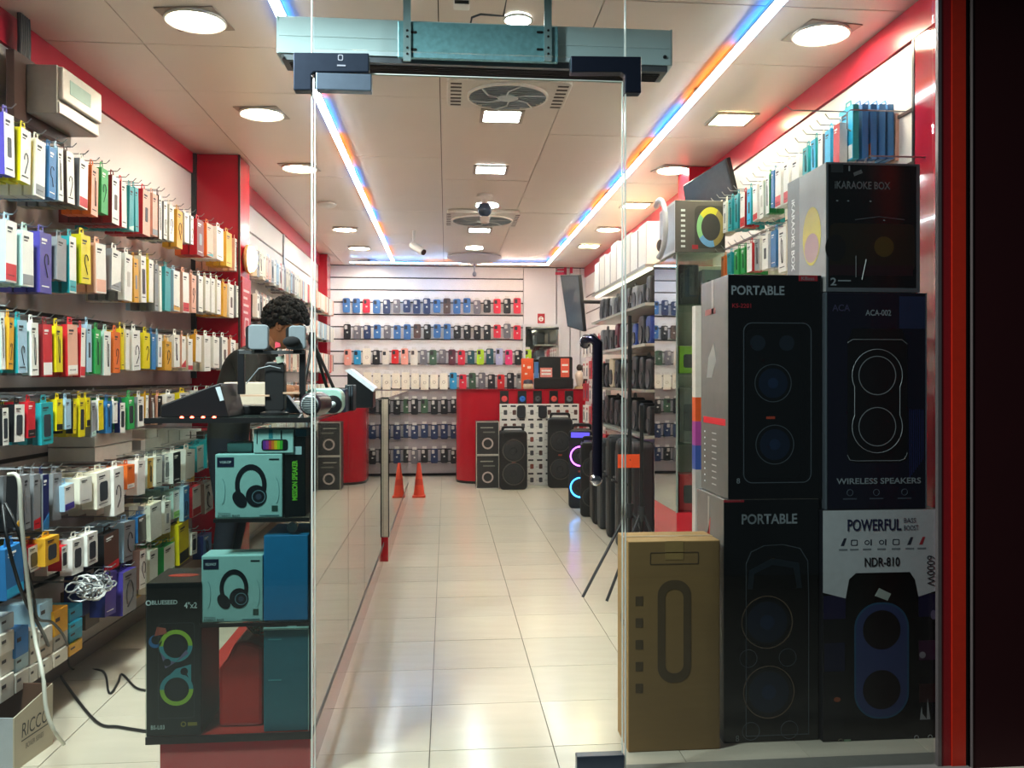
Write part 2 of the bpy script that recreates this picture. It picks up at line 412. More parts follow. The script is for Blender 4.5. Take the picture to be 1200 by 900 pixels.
# jamb and outer wall
xj0, xj1, xj2 = Xat(1078, 2.74), Xat(1102, 2.66), Xat(1131, 2.60)
jb = struct('trim_4', MB().box(RX - .012, RX + .03, 2.70, 3.125, 0, CEIL - .126, M('#a81c30', 0.10, scale=6, coat=.6)), bevel=.004)
part('metal_edge', MB().box(RX - .014, RX - .002, 3.125, 3.14, 0, CEIL - .13, M('#55504f', 0.3, 0.8)), jb)
XJ = [Xat(u, 2.60) for u in (1099, 1103, 1115, 1131, 1137)]
struct('trim_5', MB().box(XJ[0], XJ[1], 2.598, 2.614, 0, CEIL, M('#7d7674', 0.35, 0.6)))
struct('trim_6', MB().box(XJ[1], XJ[2], 2.600, 2.63, 0, CEIL, M('#8f161c', 0.35)))
struct('trim_7', MB().box(XJ[2], XJ[3], 2.596, 2.63, 0, CEIL, M('#cc2c12', 0.4)))
struct('trim_8', MB().box(XJ[3], XJ[4], 2.606, 2.63, 0, CEIL, M('#0b0a0a', 0.6)))
b = MB().box(XJ[4] + .002, 3.3, 2.590, 2.63, 0, 3.0, M('#2c060b', 0.7, scale=8, spec=.25)); ow = struct('wall_outer', b)
part('edge_strip', MB().box(XJ[4], XJ[4] + .002, 2.588, 2.60, 0, 3.0, M('#5f5856', 0.4)), ow)
struct('wall_header', MB().box(-3.2, 3.3, 2.50, 2.60, CEIL + .02, 3.2, M('#3c2a2a', 0.7)))
struct('wall_outer_left', MB().box(-3.2, -1.75, 2.45, 2.6, 0, 3.0, M('#4a0a10', 0.5)))

# ------------------------------------------------------------------ ceiling lights and machines
def ceil_pt(u, v):
    d = (CEIL - CAMZ) * FPX / (HV - v); k = KU(u); return d * (k * CT + ST), d * (CT - k * ST)
WARM, COOL, YEL = '#ffe9cb', '#f2fbff', '#fff3c0'
def round_light(u, v, label, k):
    x, y = ceil_pt(u, v); t = thing('ceiling_light', label, 'ceiling light', (x, y, CEIL), random.uniform(-.2, .2), 'recessed ceiling lights')
    part('plate', MB().box(-.112, .112, -.112, .112, -.004, 0, M('#9a8b7e', 0.3, 0.3)), t)
    part('rim', MB().lathe([(.100, -.004), (.112, -.004), (.116, -.012), (.110, -.016), (.102, -.012), (.100, -.004)], (0, 0, 0), M('#efe6da', 0.4), 32, 'z', False), t, 40)
    part('diffuser', MB().lathe([(.101, -.010), (.101, -.0045)], (0, 0, 0), M(WARM, 0.5, emit=k), 32, 'z'), t)
def square_light(u, v, label, k, col, w=.10):
    x, y = ceil_pt(u, v); t = thing('ceiling_panel_light', label, 'ceiling light', (x, y, CEIL), 0, 'square ceiling panel lights')
    b = MB()
    for a in ((-w - .02, w + .02, -w - .02, -w), (-w - .02, w + .02, w, w + .02), (-w - .02, -w, -w, w), (w, w + .02, -w, w)): b.box(a[0], a[1], a[2], a[3], -.010, 0, M('#a99f92', 0.35, 0.2))
    part('frame', b, t); part('diffuser', MB().box(-w, w, -w, w, -.008, -.002, M(col, 0.5, emit=k)), t)
round_light(229, 22, 'round downlight nearest the door on the counter side of the ceiling', LAMP_WARM)
round_light(307, 132, 'second round downlight from the door on the counter side', LAMP_WARM)
round_light(351, 196, 'third round downlight from the door on the counter side, before the pillar', LAMP_WARM)
round_light(404, 268, 'fourth round downlight from the door on the counter side', LAMP_WARM)
round_light(421, 290, 'fifth round downlight from the door on the counter side', LAMP_WARM)
round_light(432, 306, 'last round downlight on the counter side, close to the back wall', LAMP_WARM)
round_light(962, 38, 'round downlight nearest the door above the stacked speaker boxes', LAMP_WARM)
round_light(789, 198, 'round downlight in front of the tilted monitor', LAMP_WARM)
round_light(713, 268, 'round downlight over the far shelves of the speaker side', LAMP_WARM)
square_light(857, 139, 'yellowish square downlight between the tilted monitor and the door', 30, YEL, .095)
square_light(745, 240, 'yellowish square downlight over the boxed speaker on the cabinet', 30, YEL, .095)
square_light(690, 288, 'yellowish square downlight nearest the back on the speaker side', 30, YEL, .095)
square_light(588, 135, 'cool white square panel light right behind the first ceiling air unit', LAMP_COOL, COOL, .094)
square_light(575, 198, 'cool white square panel light in the middle of the ceiling', LAMP_COOL, COOL, .094)
square_light(562, 269, 'cool white square panel light behind the second ceiling air unit', LAMP_COOL, COOL, .094)
x, y = ceil_pt(571, 240)
t = thing('ceiling_light', 'small round cool spotlight behind the dome camera', 'ceiling light', (x, y, CEIL))
part('rim', MB().lathe([(.09, 0), (.105, -.008), (.09, -.012), (.089, 0)], (0, 0, 0), M('#d9d6d0', 0.4), 28, 'z', False), t, 40); part('diffuser', MB().lathe([(.088, -.010), (.088, -.002)], (0, 0, 0), M(COOL, 0.5, emit=30), 28, 'z'), t)
x, y = ceil_pt(556, 290)
t = thing('ceiling_light', 'small round cool spotlight at the hanging ceiling fan', 'ceiling light', (x, y, CEIL))
part('rim', MB().lathe([(.09, 0), (.105, -.008), (.09, -.012), (.089, 0)], (0, 0, 0), M('#d9d6d0', 0.4), 28, 'z', False), t, 40); part('diffuser', MB().lathe([(.088, -.010), (.088, -.002)], (0, 0, 0), M(COOL, 0.5, emit=30), 28, 'z'), t)
x, y = ceil_pt(607, 21)
t = thing('ceiling_light', 'small cool round spotlight above the air curtain', 'ceiling light', (x, y, CEIL))
part('rim', MB().lathe([(.05, 0), (.06, -.008), (.05, -.012), (.049, 0)], (0, 0, 0), M('#d9d6d0', 0.4), 24, 'z', False), t, 40); part('diffuser', MB().lathe([(.048, -.010), (.048, -.002)], (0, 0, 0), M(COOL, 0.5, emit=30), 24, 'z'), t)

# LED strips
def led(name, label, p0, p1, side, halves=None):
    t = thing(name, label, 'light strip', (0, 0, 0))
    (xa, ya), (xb, yb) = p0, p1
    L = math.hypot(xb - xa, yb - ya); dx, dy = (xb - xa) / L, (yb - ya) / L; nx, ny = -dy * side, dx * side
    def slab(b, s0, s1, w0, w1, z0, z1, m):
        vs = []
        for z in (z0, z1):
            for s, w in ((s0, w0), (s1, w0), (s1, w1), (s0, w1)): vs.append((xa + dx * s + nx * w, ya + dy * s + ny * w, z))
        b.add(vs, [(0, 3, 2, 1), (4, 5, 6, 7), (0, 1, 5, 4), (1, 2, 6, 5), (2, 3, 7, 6), (3, 0, 4, 7)], m)
    b = MB(); slab(b, 0, L, -.022, .022, CEIL - .034, CEIL - .026, M('#8f9498', 0.35, 0.6)); part('channel', b, t)
    b = MB(); slab(b, 0, L, -.015, .015, CEIL - .042, CEIL - .0345, M('#f6fbff', 0.5, emit=LED_W)); part('diffuser', b, t) if not halves else None
    for h0, h1, hc in (halves or ()): b = MB(); slab(b, L * h0, L * h1, -.015, .015, CEIL - .042, CEIL - .0345, M(hc, 0.5, emit=LED_W * 1.7)); part('diffuser', b, t)
    s = 0.2; i = 0
    while s < L:
        b = MB(); slab(b, s, s + .03, -.012, .012, CEIL - .026, CEIL - .0005, STEEL); part('clip', b, t); s += 1.2
    s = 0.23
    while s < L - .05:
        e = min(L, s + (.62, .80)[i % 2]); b = MB()
        slab(b, s, e, -.014, .014, CEIL - .0255, CEIL - .0235, M('#2f8fff' if i % 2 == 0 else '#ff8a2c', 0.5, emit=4.5 if i % 2 == 0 else 3.0)); part('colour_tape', b, t)
        s = e + (.035 if abs((e - .2) % 1.2) < .04 else .002); i += 1
led('led_strip', 'white LED light strip along the ceiling over the glass counter', (-.612, 2.8), (-.612, 10.40), 1)
led('led_strip', 'white LED light strip along the ceiling over the speaker side', (1.188, 2.72), (1.188, 10.40), 1)
led('led_strip', 'white LED light strip across the ceiling before the back wall', (Xat(412, 10.6), 10.44), (1.21, 10.44), -1, ((0, .55, '#8cc4ff'), (.55, 1, '#ffd6bc')))

# air curtain above the door
YA = 2.86
AX0, AX1 = Xat(326, YA), Xat(786, YA); AZ0, AZ1 = Zat(76, 550, YA), Zat(21, 550, YA)
PAINT = M('#c6e0e4', 0.4, scale=6)
t = thing('air_curtain', 'long pale blue metal air curtain hanging above the glass door', 'air curtain', (0, 0, 0))
prof = [(YA, AZ0 + .02), (YA, AZ1 - .04), (YA + .012, AZ1 - .012), (YA + .04, AZ1), (YA + .115, AZ1), (YA + .115, AZ0 + .02)]
b = MB(); b.x = Matrix(((0, 1, 0, 0), (1, 0, 0, 0), (0, 0, 1, 0), (0, 0, 0, 1)))
b.prism(prof, AX0, AX1, PAINT); part('casing', b, t, 40)
b = MB(); b.box(AX0 + .010, AX1 - .010, YA + .006, YA + .11, AZ0, AZ0 + .021, M('#6d757c', 0.35, 0.5)); part('outlet', b, t)
b = MB()
for i in range(5): b.box(AX0 + .03, AX1 - .03, YA + .03 + i * .016, YA + .034 + i * .016, AZ0 - .004, AZ0 + .002, DARK)
b_ = part('louvre', b, t); b_['kind'] = 'stuff'
part('seam', MB().box(AX0 + .002, AX1 - .002, YA - .0015, YA + .001, Zat(45, 450, YA) - .002, Zat(45, 450, YA) + .002, M('#cfe6ea', 0.3)), t)
part('end_cap', MB().box(AX0 - .006, AX0, YA + .004, YA + .112, AZ0 + .02, AZ1 - .012, PAINT), t); part('end_cap', MB().box(AX1, AX1 + .006, YA + .004, YA + .112, AZ0 + .02, AZ1 - .012, PAINT), t)
for u, v in ((331, 66), (779, 67)):
    part('screw', MB().lathe([(.006, -.003), (.006, .001)], (Xat(u, YA), YA - .001, Zat(v, u, YA)), DARK, 10, 'y'), t)
GALV = streak_mat('#86c0ca', 0.4, 60, 60, 60, 0.35, metal=0.4)
gx0, gx1 = Xat(466, YA - .02), Xat(654, YA - .02)
part('mounting_plate', MB().box(gx0, gx1, YA - .022, YA - .003, Zat(73, 560, YA), Zat(31, 560, YA), GALV), t, bevel=.003, label='speckled galvanised mounting plate')
for u in (477, 642):
    x = Xat(u, YA - .025)
    h = part('hanger_strap', MB().box(x - .012, x + .012, YA - .03, YA - .023, Zat(75, u, YA), CEIL - .002, M('#a9c9cd', 0.35, 0.5)), t)
    for v in (40, 47, 60, 67):
        part('slot', MB().lathe([(.004, -.001), (.004, .002)], (x + .001, YA - .0305, Zat(v, u, YA)), BLACK, 8, 'y'), h)
b = MB()
for u, v in ((485, 41), (485, 61), (632, 41), (632, 61)): b.prism(rrect(Xat(u, YA) - .011, Xat(u, YA) + .011, Zat(v, u, YA) - .004, Zat(v, u, YA) + .004, .004), YA - .0235, YA - .0215, BLACK)
part('bolt_slot', b, t)['kind'] = 'stuff'
# wire from the ceiling to the casing
p = [(Xat(551, 2.93), 2.93, AZ1 + .003), (Xat(553, 2.93), 2.93, AZ1 + .03), (Xat(563, 2.95), 2.95, AZ1 + .05), (Xat(590, 2.97), 2.97, AZ1 + .055), (Xat(600, 2.98), 2.98, CEIL - .002)]
solid('wire', MB().tube(p, .004, M('#50565c', 0.4), 6), 'thin grey wire running from ceiling to the air curtain top', 'wire', smooth=60)
x, y = ceil_pt(541, 2)
t = thing('door_sensor', 'small white and black sensor on the ceiling above the air curtain', 'sensor', (x, y, CEIL))
part('body', MB().box(-.03, .03, -.03, .03, -.022, 0, WHITE), t, bevel=.006); part('window', MB().box(-.026, .026, -.0315, -.029, -.02, -.008, BLACKG), t)

# ceiling air units
def cassette(u, v, w, d, label, disc, vdrop=.03):
    x, y = ceil_pt(u, v); t = thing('ceiling_air_unit', label, 'air conditioner', (x, y, CEIL))
    W = M('#d9cfc4', 0.35)
    o = rrect(-w, w, -d, d, .05); b = MB(); b.x = Matrix(((1, 0, 0, 0), (0, 0, 1, 0), (0, 1, 0, 0), (0, 0, 0, 1)))
    b.ring(o, circ(0, 0, disc, len(o)), -vdrop, 0, W) if False else b.prism(o, -vdrop, 0, W); part('housing', b, t, bevel=.006)
    r = MB().lathe([(disc, -vdrop), (disc * 1.05, -vdrop), (disc * 1.05, -vdrop - .012), (disc, -vdrop - .012), (disc, -vdrop)], (0, 0, 0), M('#efe8de', 0.3), 36, 'z', False); part('ring', r, t, 40)
    part('fan_opening', MB().lathe([(disc, -vdrop - .001), (disc, -vdrop - .003)], (0, 0, 0), M('#5f666c', 0.5), 36, 'z'), t)
    b = MB()
    for i in range(13):
        yy = -disc + disc * 2 * (i + .5) / 13; hw = math.sqrt(max(disc * disc - yy * yy, 0)); b.box(-hw, hw, yy - .004, yy + .004, -vdrop - .010, -vdrop - .004, M('#a9b3b8', 0.3, 0.3))
    part('grille_bars', b, t)['kind'] = 'stuff'
    b = MB()
    for i in range(6):
        a = i * math.pi / 3 + .3; b.tube([(.04 * math.cos(a), .04 * math.sin(a), -vdrop - .012), (disc * .6 * math.cos(a + .2), disc * .6 * math.sin(a + .2), -vdrop - .014), (disc * math.cos(a + .5), disc * math.sin(a + .5), -vdrop - .012)], .004, M('#cfd3d4', 0.3), 5)
    part('guard_spokes', b, t)['kind'] = 'stuff'
    part('hub', MB().lathe([(0.0, -vdrop - .022), (.03, -vdrop - .02), (.05, -vdrop - .012), (.05, -vdrop - .004)], (0, 0, 0), M('#c3cacc', 0.3), 24, 'z'), t, 40)
    b = MB()
    for sx in (-1, 1):
        for i in range(4):
            for j in range(7):
                xx = sx * (disc + .045 + i * (w - disc - .07) / 3); yy = -d * .75 + j * d * 1.5 / 6; b.box(xx - .008, xx + .008, yy - .008, yy + .008, -vdrop - .002, -vdrop + .002, M('#4a3f38', 0.6))
    part('vent_holes', b, t)['kind'] = 'stuff'
cassette(595, 105, .29, .21, 'cream ceiling fan unit with round grille just behind the door', .185)
cassette(565, 254, .30, .34, 'ceiling air unit with slotted louvres below the dome camera', .25)
x, y = ceil_pt(556, 300)
t = thing('ceiling_fan', 'pale round ceiling fan grille with pull drop near the back', 'ceiling fan', (x, y, CEIL))
part('grille', MB().lathe([(.30, 0), (.31, -.02), (.25, -.05), (.15, -.075), (.03, -.085), (.0, -.086)], (0, 0, 0), M('#c9c8d6', 0.4), 32, 'z'), t, 60)
part('drop_rod', MB().tube([(0, 0, -.085), (0, 0, -.18)], .008, M('#a9a9b4', 0.4), 8), t); part('end_weight', MB().lathe([(0, -.235), (.022, -.225), (.025, -.20), (.012, -.178)], (0, 0, 0), M('#8e8e9c', 0.4), 12, 'z'), t, 50)
# cameras and detector
x, y = ceil_pt(568, 228)
t = thing('dome_camera', 'small dark dome security camera hanging in the middle of the ceiling', 'camera', (x, y, CEIL))
part('mount', MB().lathe([(.06, 0), (.06, -.02), (.025, -.035), (.025, -.07)], (0, 0, 0), M('#e5ddd4', 0.4), 20, 'z'), t, 40)
part('dome', MB().ball((0, 0, -.115), .055, .055, .055, M('#38465a', 0.15)), t, 60); part('skirt', MB().tube([(0, 0, -.17), (0, 0, -.215)], [.04, .03], M('#c4b3a8', 0.5), 14), t, 50)
x, y = ceil_pt(485, 270)
t = thing('bullet_camera', 'white bullet security camera on a ceiling arm near the back', 'camera', (x, y, CEIL))
part('arm', MB().tube([(0, 0, 0), (0, 0, -.10), (.02, 0, -.13)], .012, M('#d7d3cf', 0.4), 8), t); part('body', MB().tube([(-.02, .03, -.13), (.09, -.06, -.21)], .034, M('#dfdcd8', 0.35), 14), t, 50); part('lens', MB().tube([(.09, -.06, -.21), (.096, -.065, -.214)], .028, BLACKG, 14), t)
x, y = ceil_pt(383, 238)
solid('smoke_detector', MB().lathe([(.075, 0), (.078, -.012), (.06, -.028), (.0, -.032)], (0, 0, 0), M('#d8cfc4', 0.45), 24, 'z'), 'flat white smoke detector on the ceiling above the counter', 'smoke detector', (x, y, CEIL), smooth=45)

# electrical box on the near wall
Y0, d0 = hit_side(45, WA + .06, WB)
t = thing('junction_box', 'grey metal electrical box on a brown board under the red band', 'electrical box', (WX(3.70) + .036, 3.70, 2.31), math.pi / 2 - ang)
part('board', MB().box(-.245, .20, -.03, 0, -.14, .11, M('#4d3630', 0.5)), t)
part('casing', MB().box(-.16, .19, -.145, -.03, -.10, .085, M('#a7a29a', 0.4, 0.2)), t, bevel=.004)
part('cover', MB().box(-.155, .185, -.165, -.145, -.045, .08, M('#c3beb6', 0.35, 0.2)), t, bevel=.006)
part('cover', MB().box(-.155, .185, -.152, -.145, -.098, -.052, M('#cfc9bd', 0.35, 0.2)), t, bevel=.003)
part('rating_label', MB().box(-.10, .08, -.1665, -.165, -.01, .045, M('#8fa9a0', 0.5)), t)
for i in range(5):
    part('cable', MB().tube([(-.19 + i * .016, -.020, .085), (-.19 + i * .016, -.022, .18), (-.19 + i * .015, -.02, .266)], .009, M('#2c3136', 0.45), 7), t, 60)

# ------------------------------------------------------------------ hanging packages
PAL = dict(W='#f4f1ea', w='#ece3cf', Y='#e9d313', A='#e2a62c', O='#e8702a', R='#d0222e', D='#7a1c22', S='#eeb49c', P='#4a3f9a', B='#2f78b4', b='#a9cbe0', T='#23a0a8', G='#2fa552',
           g='#b9d6cc', K='#17181a', E='#8d8f93', N='#5b4036', L='#1e2760', C='#29b6e6', F='#d8b089', V='#8fd23c')
CN = dict(W='white', w='cream', Y='yellow', A='amber', O='orange', R='red', D='dark-red', S='peach', P='purple', B='blue', b='pale-blue', T='teal', G='green', g='pale-green', K='black', E='grey',
          N='brown', L='navy', C='bright-cyan', F='tan', V='lime')
def pm_(c): return M(PAL[c], 0.38, grain=0.05, scale=30)
INK = M('#2b2b30', 0.5)
CARDH = M('#dcd5c4', 0.5)
def package(w, h, t, side, front, acc, label, loc, rz, group, tilt=0.0, tab=True, rng=random):
    """a boxed accessory: front at local y=0, body behind it, origin at the bottom centre"""
    b = MB().box(-w / 2, w / 2, 0, t, 0, h, pm_(side), pm_(front))
    o = put('hanging_package', b.mesh('hanging_package'), None, loc, (0, tilt, rz)); tag(o, label, 'package', group)
    if tab:
        th = min(.028, h * .2); tw = w * .42
        b = MB().ring([(tw * .6, h), (tw * .45, h + th), (-tw * .45, h + th), (-tw * .6, h)], [(tw * .3, h + th * .35), (tw * .3, h + th * .75), (-tw * .3, h + th * .75), (-tw * .3, h + th * .35)], t * .4, t * .4 + .002, pm_(side if side not in 'E' else front))
        part('hang_tab', b, o)
    e = -.0008
    if acc in PAL:                                  # coloured foot label
        part('label_patch', MB().box(-w * .46, w * .46, e, .0004, h * .03, h * (.2 + .1 * rng.random()), pm_(acc)), o)
    ink0 = INK if front not in 'KNL' else WHITE; kind = rng.random()
    if acc == 'k' and kind < .6 or acc == '.' and kind < .10:      # printed cable: a loop with a tail
        cx, cz = rng.uniform(-.08, .08) * w, h * rng.uniform(.42, .55); n = 9; r = w * rng.uniform(.16, .25); k = MB(); pts = []; fl = rng.choice((-1, 1)); a0 = rng.uniform(-1, .6)
        for i in range(n): a = a0 + 4.2 * i / (n - 1); pts.append((cx + fl * r * math.cos(a), e, cz + r * 1.6 * math.sin(a)))
        pts.append((cx + fl * r * .6, e, cz - h * .28)); k.tube(pts, w * .026, ink0, 4); part('cable_print', k, o)
    elif acc == 'k' or acc == '.' and kind < .28:                  # printed straight leads
        k = MB(); x1 = rng.uniform(-.2, .0) * w
        for q in range(2): k.tube([(x1 + q * w * .16, e, h * .72), (x1 + q * w * .22, e, h * .45), (x1 + q * w * .1 + .1 * w, e, h * .2)], w * .024, ink0, 4)
        k.box(x1 - w * .03, x1 + w * .05, e, .0004, h * .70, h * .78, ink0); part('cable_print', k, o)
    elif acc == '.' and kind < .42:                                # printed gadget
        part('gadget_print', MB().prism(rrect(-w * .18, w * .2, h * .3, h * .62, w * .08), e, .0004, M(rng.choice(['#33363c', '#8a8f96', '#c9c4ba', '#5a4a44']), 0.4)), o)
    elif acc == '.' and kind < .55:                                # coloured corner band
        part('band_print', MB().prism([(-w * .49, h * .02), (w * .49, h * .02), (w * .49, h * rng.uniform(.1, .3)), (-w * .49, h * rng.uniform(.03, .2))], e, .0004, pm_(rng.choice('RTBOEEgA'))), o)
    elif acc == 'p':                                # framed window with a dark device
        part('window_print', MB().prism(rrect(-w * .3, w * .3, h * .18, h * .72, w * .12), e, .0004, M('#3d4248', 0.2)), o)
    k = MB(); ink = INK if front in 'WwSbgYAEFTCVOg' else WHITE
    k.box(-w * .34, w * .1, e, .0004, h * .86, h * .90, ink); k.box(-w * .34, -w * .02, e, .0004, h * .81, h * .83, ink)
    if rng.random() < .6: k.box(-w * .34, w * .28, e, .0004, h * .10, h * .12, ink)
    p = part('print_lines', k, o); p['kind'] = 'stuff'
    return o
STOCK = MB()                                        # the packages queued behind the front ones on their hooks
HOOKS = []
def stack_behind(o_loc, rz, w, h, t, side, n, dmax, out):
    """packages behind the front one, towards the wall; out = unit vector from wall to aisle"""
    step = max(t + .006, dmax / max(n, 1)); i = 1; dmax *= random.choice((.45, .6, .75, .9, 1.0))
    while i * step + t < dmax:
        STOCK.x = Matrix.Translation((o_loc[0] - out[0] * i * step, o_loc[1] - out[1] * i * step, o_loc[2])) @ Matrix.Rotation(rz, 4, 'Z')
        STOCK.box(-w / 2, w / 2, 0, t, 0, h, pm_(side)); i += 1
    STOCK.x = None
RZL = math.pi / 2 - ang
RZL0 = math.pi / 2
def left_row(name, off, items, end, thick, depth, jitter=0.0):
    its = [i.split() for i in items.replace('\n', '|').split('|') if i.strip()]
    n_of = {}
    for k, it in enumerate(its):
        u0 = float(it[0]); u1 = float(its[k + 1][0]) if k + 1 < len(its) else end
        vt, vb = float(it[1]), float(it[2]); side, front = it[3][0], it[3][1]; acc = it[4] if len(it) > 4 else '.'
        o2 = off + random.uniform(-jitter, jitter)
        ya, da = hit_side(u0, WA + o2, WB); yb, db = hit_side(u1, WA + o2, WB)
        yc = (ya + yb) / 2; d = (da + db) / 2; um = (u0 + u1) / 2
        dd = hit_side(um, WA + o2, WB)[1]
        z0, z1 = CAMZ + (HV - vb) * dd / FPX, CAMZ + (HV - vt) * dd / FPX
        w = max(.024, min((yb - ya) * (.66 if jitter == 0 else .72), .14)); yc = yb - w / 2 - .003
        t = thick * random.uniform(.75, 1.25)
        if w > .085 and side != front: t *= 1.1
        loc = (WX(yc) + o2, yc, z0)
        ck = CN[front] if side == front else CN[front] + ' and ' + CN[side]
        lab = f"{ck} package, {ORD[k]} from the shopfront in the {name} row of the slat wall"
        tilt = random.uniform(-.04, .04) if jitter == 0 else random.uniform(-.07, .07)
        package(w, z1 - z0, t, side, front, acc, lab, loc, RZL, f'packages in the {name} row of the long slat wall', tilt)
        stack_behind(loc, RZL, w * .97, (z1 - z0) * random.uniform(.93, 1.0), t, side if side not in 'W' else random.choice('WEEw'), depth, o2 - .03, (math.cos(ang), -math.sin(ang)))
        HOOKS.append((yc, z1 + .022, o2))
left_row('top', .27, """0 133 205 PW . | 18 150 213 YW k | 36 163 230 wW E | 53 172 232 BB . | 66 174 235 bW . | 75 178 238 NW k | 88 186 243 EW R | 103 194 252 OS k | 115 197 250 GG . | 127 206 262 DW . | 140 213 266 RW .
149 218 270 TT . | 157 220 271 TT . | 163 222 275 RS . | 176 227 276 SS . | 185 229 280 NW k | 190 236 280 EW . | 196 240 282 wW k | 204 246 290 AA . | 214 250 284 WW . | 222 253 286 EW . | 227 257 299 RD . | 239 262 300 OS . | 250 266 304 WW . | 262 272 312 AA . | 272 280 318 SW .""", 281, .035, 6)
left_row('second', .28, """0 258 330 bW R | 20 270 335 gW E | 40 272 343 PP k | 61 278 328 EE . | 78 277 343 TW T | 90 275 332 YY k | 107 285 343 SW S | 125 292 340 EW . | 142 297 352 WW . | 155 303 354 AA . | 163 300 354 wW p | 172 304 354 YW . | 180 310 364 EE . | 186 312 365 WW . | 190 313 364 TT . | 200 317 364 bW . | 211 319 366 SW R | 222 322 366 SS . | 230 323 365 EW . | 238 325 364 wW . | 246 326 366 WW . | 252 328 368 wW . | 259 332 371 AA . | 266 333 372 WW . | 274 335 372 EW .""", 283, .035, 6)
left_row('third', .28, """0 366 433 gW . | 7 372 433 AA k | 16 375 437 Tb k | 33 378 440 WW k | 46 380 441 DR W | 62 382 436 YY k | 74 380 440 RS W | 92 384 442 RW R | 100 380 436 bb . | 108 386 438 GG k | 118 388 440 gW . | 130 389 437 OO k | 141 385 433 YY . | 146 386 433 wW . | 152 387 434 WW k | 165 390 432 YY k | 176 391 433 BB . | 183 392 430 bW . | 190 400 434 AA . | 201 392 430 WW k | 211 394 431 SW . | 218 397 434 wW . | 226 392 424 AW . | 236 393 435 WW . | 247 395 431 WW . | 257 395 433 EW . | 267 398 434 SW . | 276 402 434 wW .""", 284, .03, 5)
left_row('fourth', .28, """0 478 522 KW p | 11 474 518 KW p | 29 471 513 RR K | 42 472 521 TT p | 63 468 505 YY K | 74 468 503 bb . | 84 470 508 KY . | 90 467 512 YY p | 100 466 500 YY K | 106 472 512 EE . | 113 469 504 WY . | 122 470 508 BB . | 131 470 496 WW . | 138 472 507 LW p | 147 465 503 GG p | 158 465 500 EW p | 169 463 496 AW . | 174 463 497 NN . | 182 464 498 SK . | 190 462 490 WW . | 205 460 488 YW . | 222 458 486 WW . | 236 457 482 EW .""", 250, .028, 5)
left_row('fifth', .30, """17 558 618 KE . | 27 556 620 EE . | 37 556 621 EE . | 48 556 622 EL . | 58 555 610 EE . | 72 568 598 bW P | 88 560 590 wW . | 108 553 595 wW p | 130 548 603 WW k | 146 545 573 OO W | 158 540 580 WW . | 170 537 572 WA . | 180 535 570 WW . | 190 533 565 EW p | 200 530 566 WK . | 212 527 566 WW . | 228 522 552 TW . | 240 515 548 TW . | 250 505 540 NW .""", 262, .045, 4, .02)
left_row('sixth', .31, """0 640 700 BB C | 29 640 670 RW p | 47 630 662 AA p | 70 640 668 RW p | 80 632 673 WW p | 98 625 662 WW p | 115 625 670 KN . | 140 612 658 bE k | 158 605 635 BK . | 172 590 632 wW . | 190 588 625 WW . | 200 575 607 gW V | 213 570 610 bB . | 222 570 605 RW R | 236 565 600 NW k""", 250, .05, 3, .02)
left_row('seventh', .31, """118 672 722 LP . | 136 670 720 PE k | 160 645 690 NW k | 172 645 695 wW . | 185 640 680 GW G | 205 613 660 YY K | 222 625 650 WW p | 231 628 655 LB .""", 248, .05, 3, .02)

# white hanging straps in the fifth row and silver chain bundles below are built further down
# right-hand accessory rows
def right_row(name, off, items, end, thick, depth):
    its = [i.split() for i in items.replace('\n', '|').split('|') if i.strip()]
    xf = RX - off; nI = len(its)
    for k, it in enumerate(its):
        u0 = float(it[0]); u1 = float(its[k + 1][0]) if k + 1 < len(its) else end
        vt, vb = float(it[1]), float(it[2]); side, front = it[3][0], it[3][1]; acc = it[4] if len(it) > 4 else '.'
        ya, _ = hit_side(u1, xf); yb, _ = hit_side(u0, xf); yc = (ya + yb) / 2; dd = hit_side((u0 + u1) / 2, xf)[1]
        z0, z1 = CAMZ + (HV - vb) * dd / FPX, CAMZ + (HV - vt) * dd / FPX
        w = max(.024, min((yb - ya) * .66, .14)); yc = yb - w / 2 - .003; t = thick * random.uniform(.8, 1.2); loc = (xf, yc, z0)
        ck = CN[front] if side == front else CN[front] + ' and ' + CN[side]
        lab = f"{ck} package, {ORD[nI - 1 - k]} from the jamb in the {name} row above speaker boxes"
        package(w, z1 - z0, t, side, front, acc, lab, loc, -math.pi / 2, f'packages in the {name} row above the speaker boxes', random.uniform(-.03, .03))
        stack_behind(loc, -math.pi / 2, w * .97, (z1 - z0) * .97, t, side, depth, off - .03, (-1, 0))
        part('hook', MB().tube([(RX + .002, yc, z1 + .022), (xf - .03, yc, z1 + .022), (xf - .045, yc, z1 + .04)], .0022, STEEL, 5), wr)
right_row('top', .22, """840 240 275 wW R | 847 236 272 wW . | 853 233 270 TT . | 860 228 268 TT . | 867 226 266 RW R | 875 221 262 TC . | 882 217 258 WW R | 890 212 255 WW . | 897 205 250 GW . | 903 200 243 BB . | 908 195 242 WW R | 918 188 238 WW R | 927 184 235 WW . | 940 172 208 TT . | 950 163 204 TC . | 958 158 203 EW . | 966 152 200 CC . | 976 145 196 WR R""", 987, .03, 5)
right_row('second', .22, """845 300 325 OO . | 852 296 322 TT . | 860 292 322 GG . | 868 290 320 GG . | 875 285 318 RW . | 884 280 316 WE . | 893 275 315 WW . | 903 270 312 BB . | 912 266 318 wW .""", 926, .03, 5)
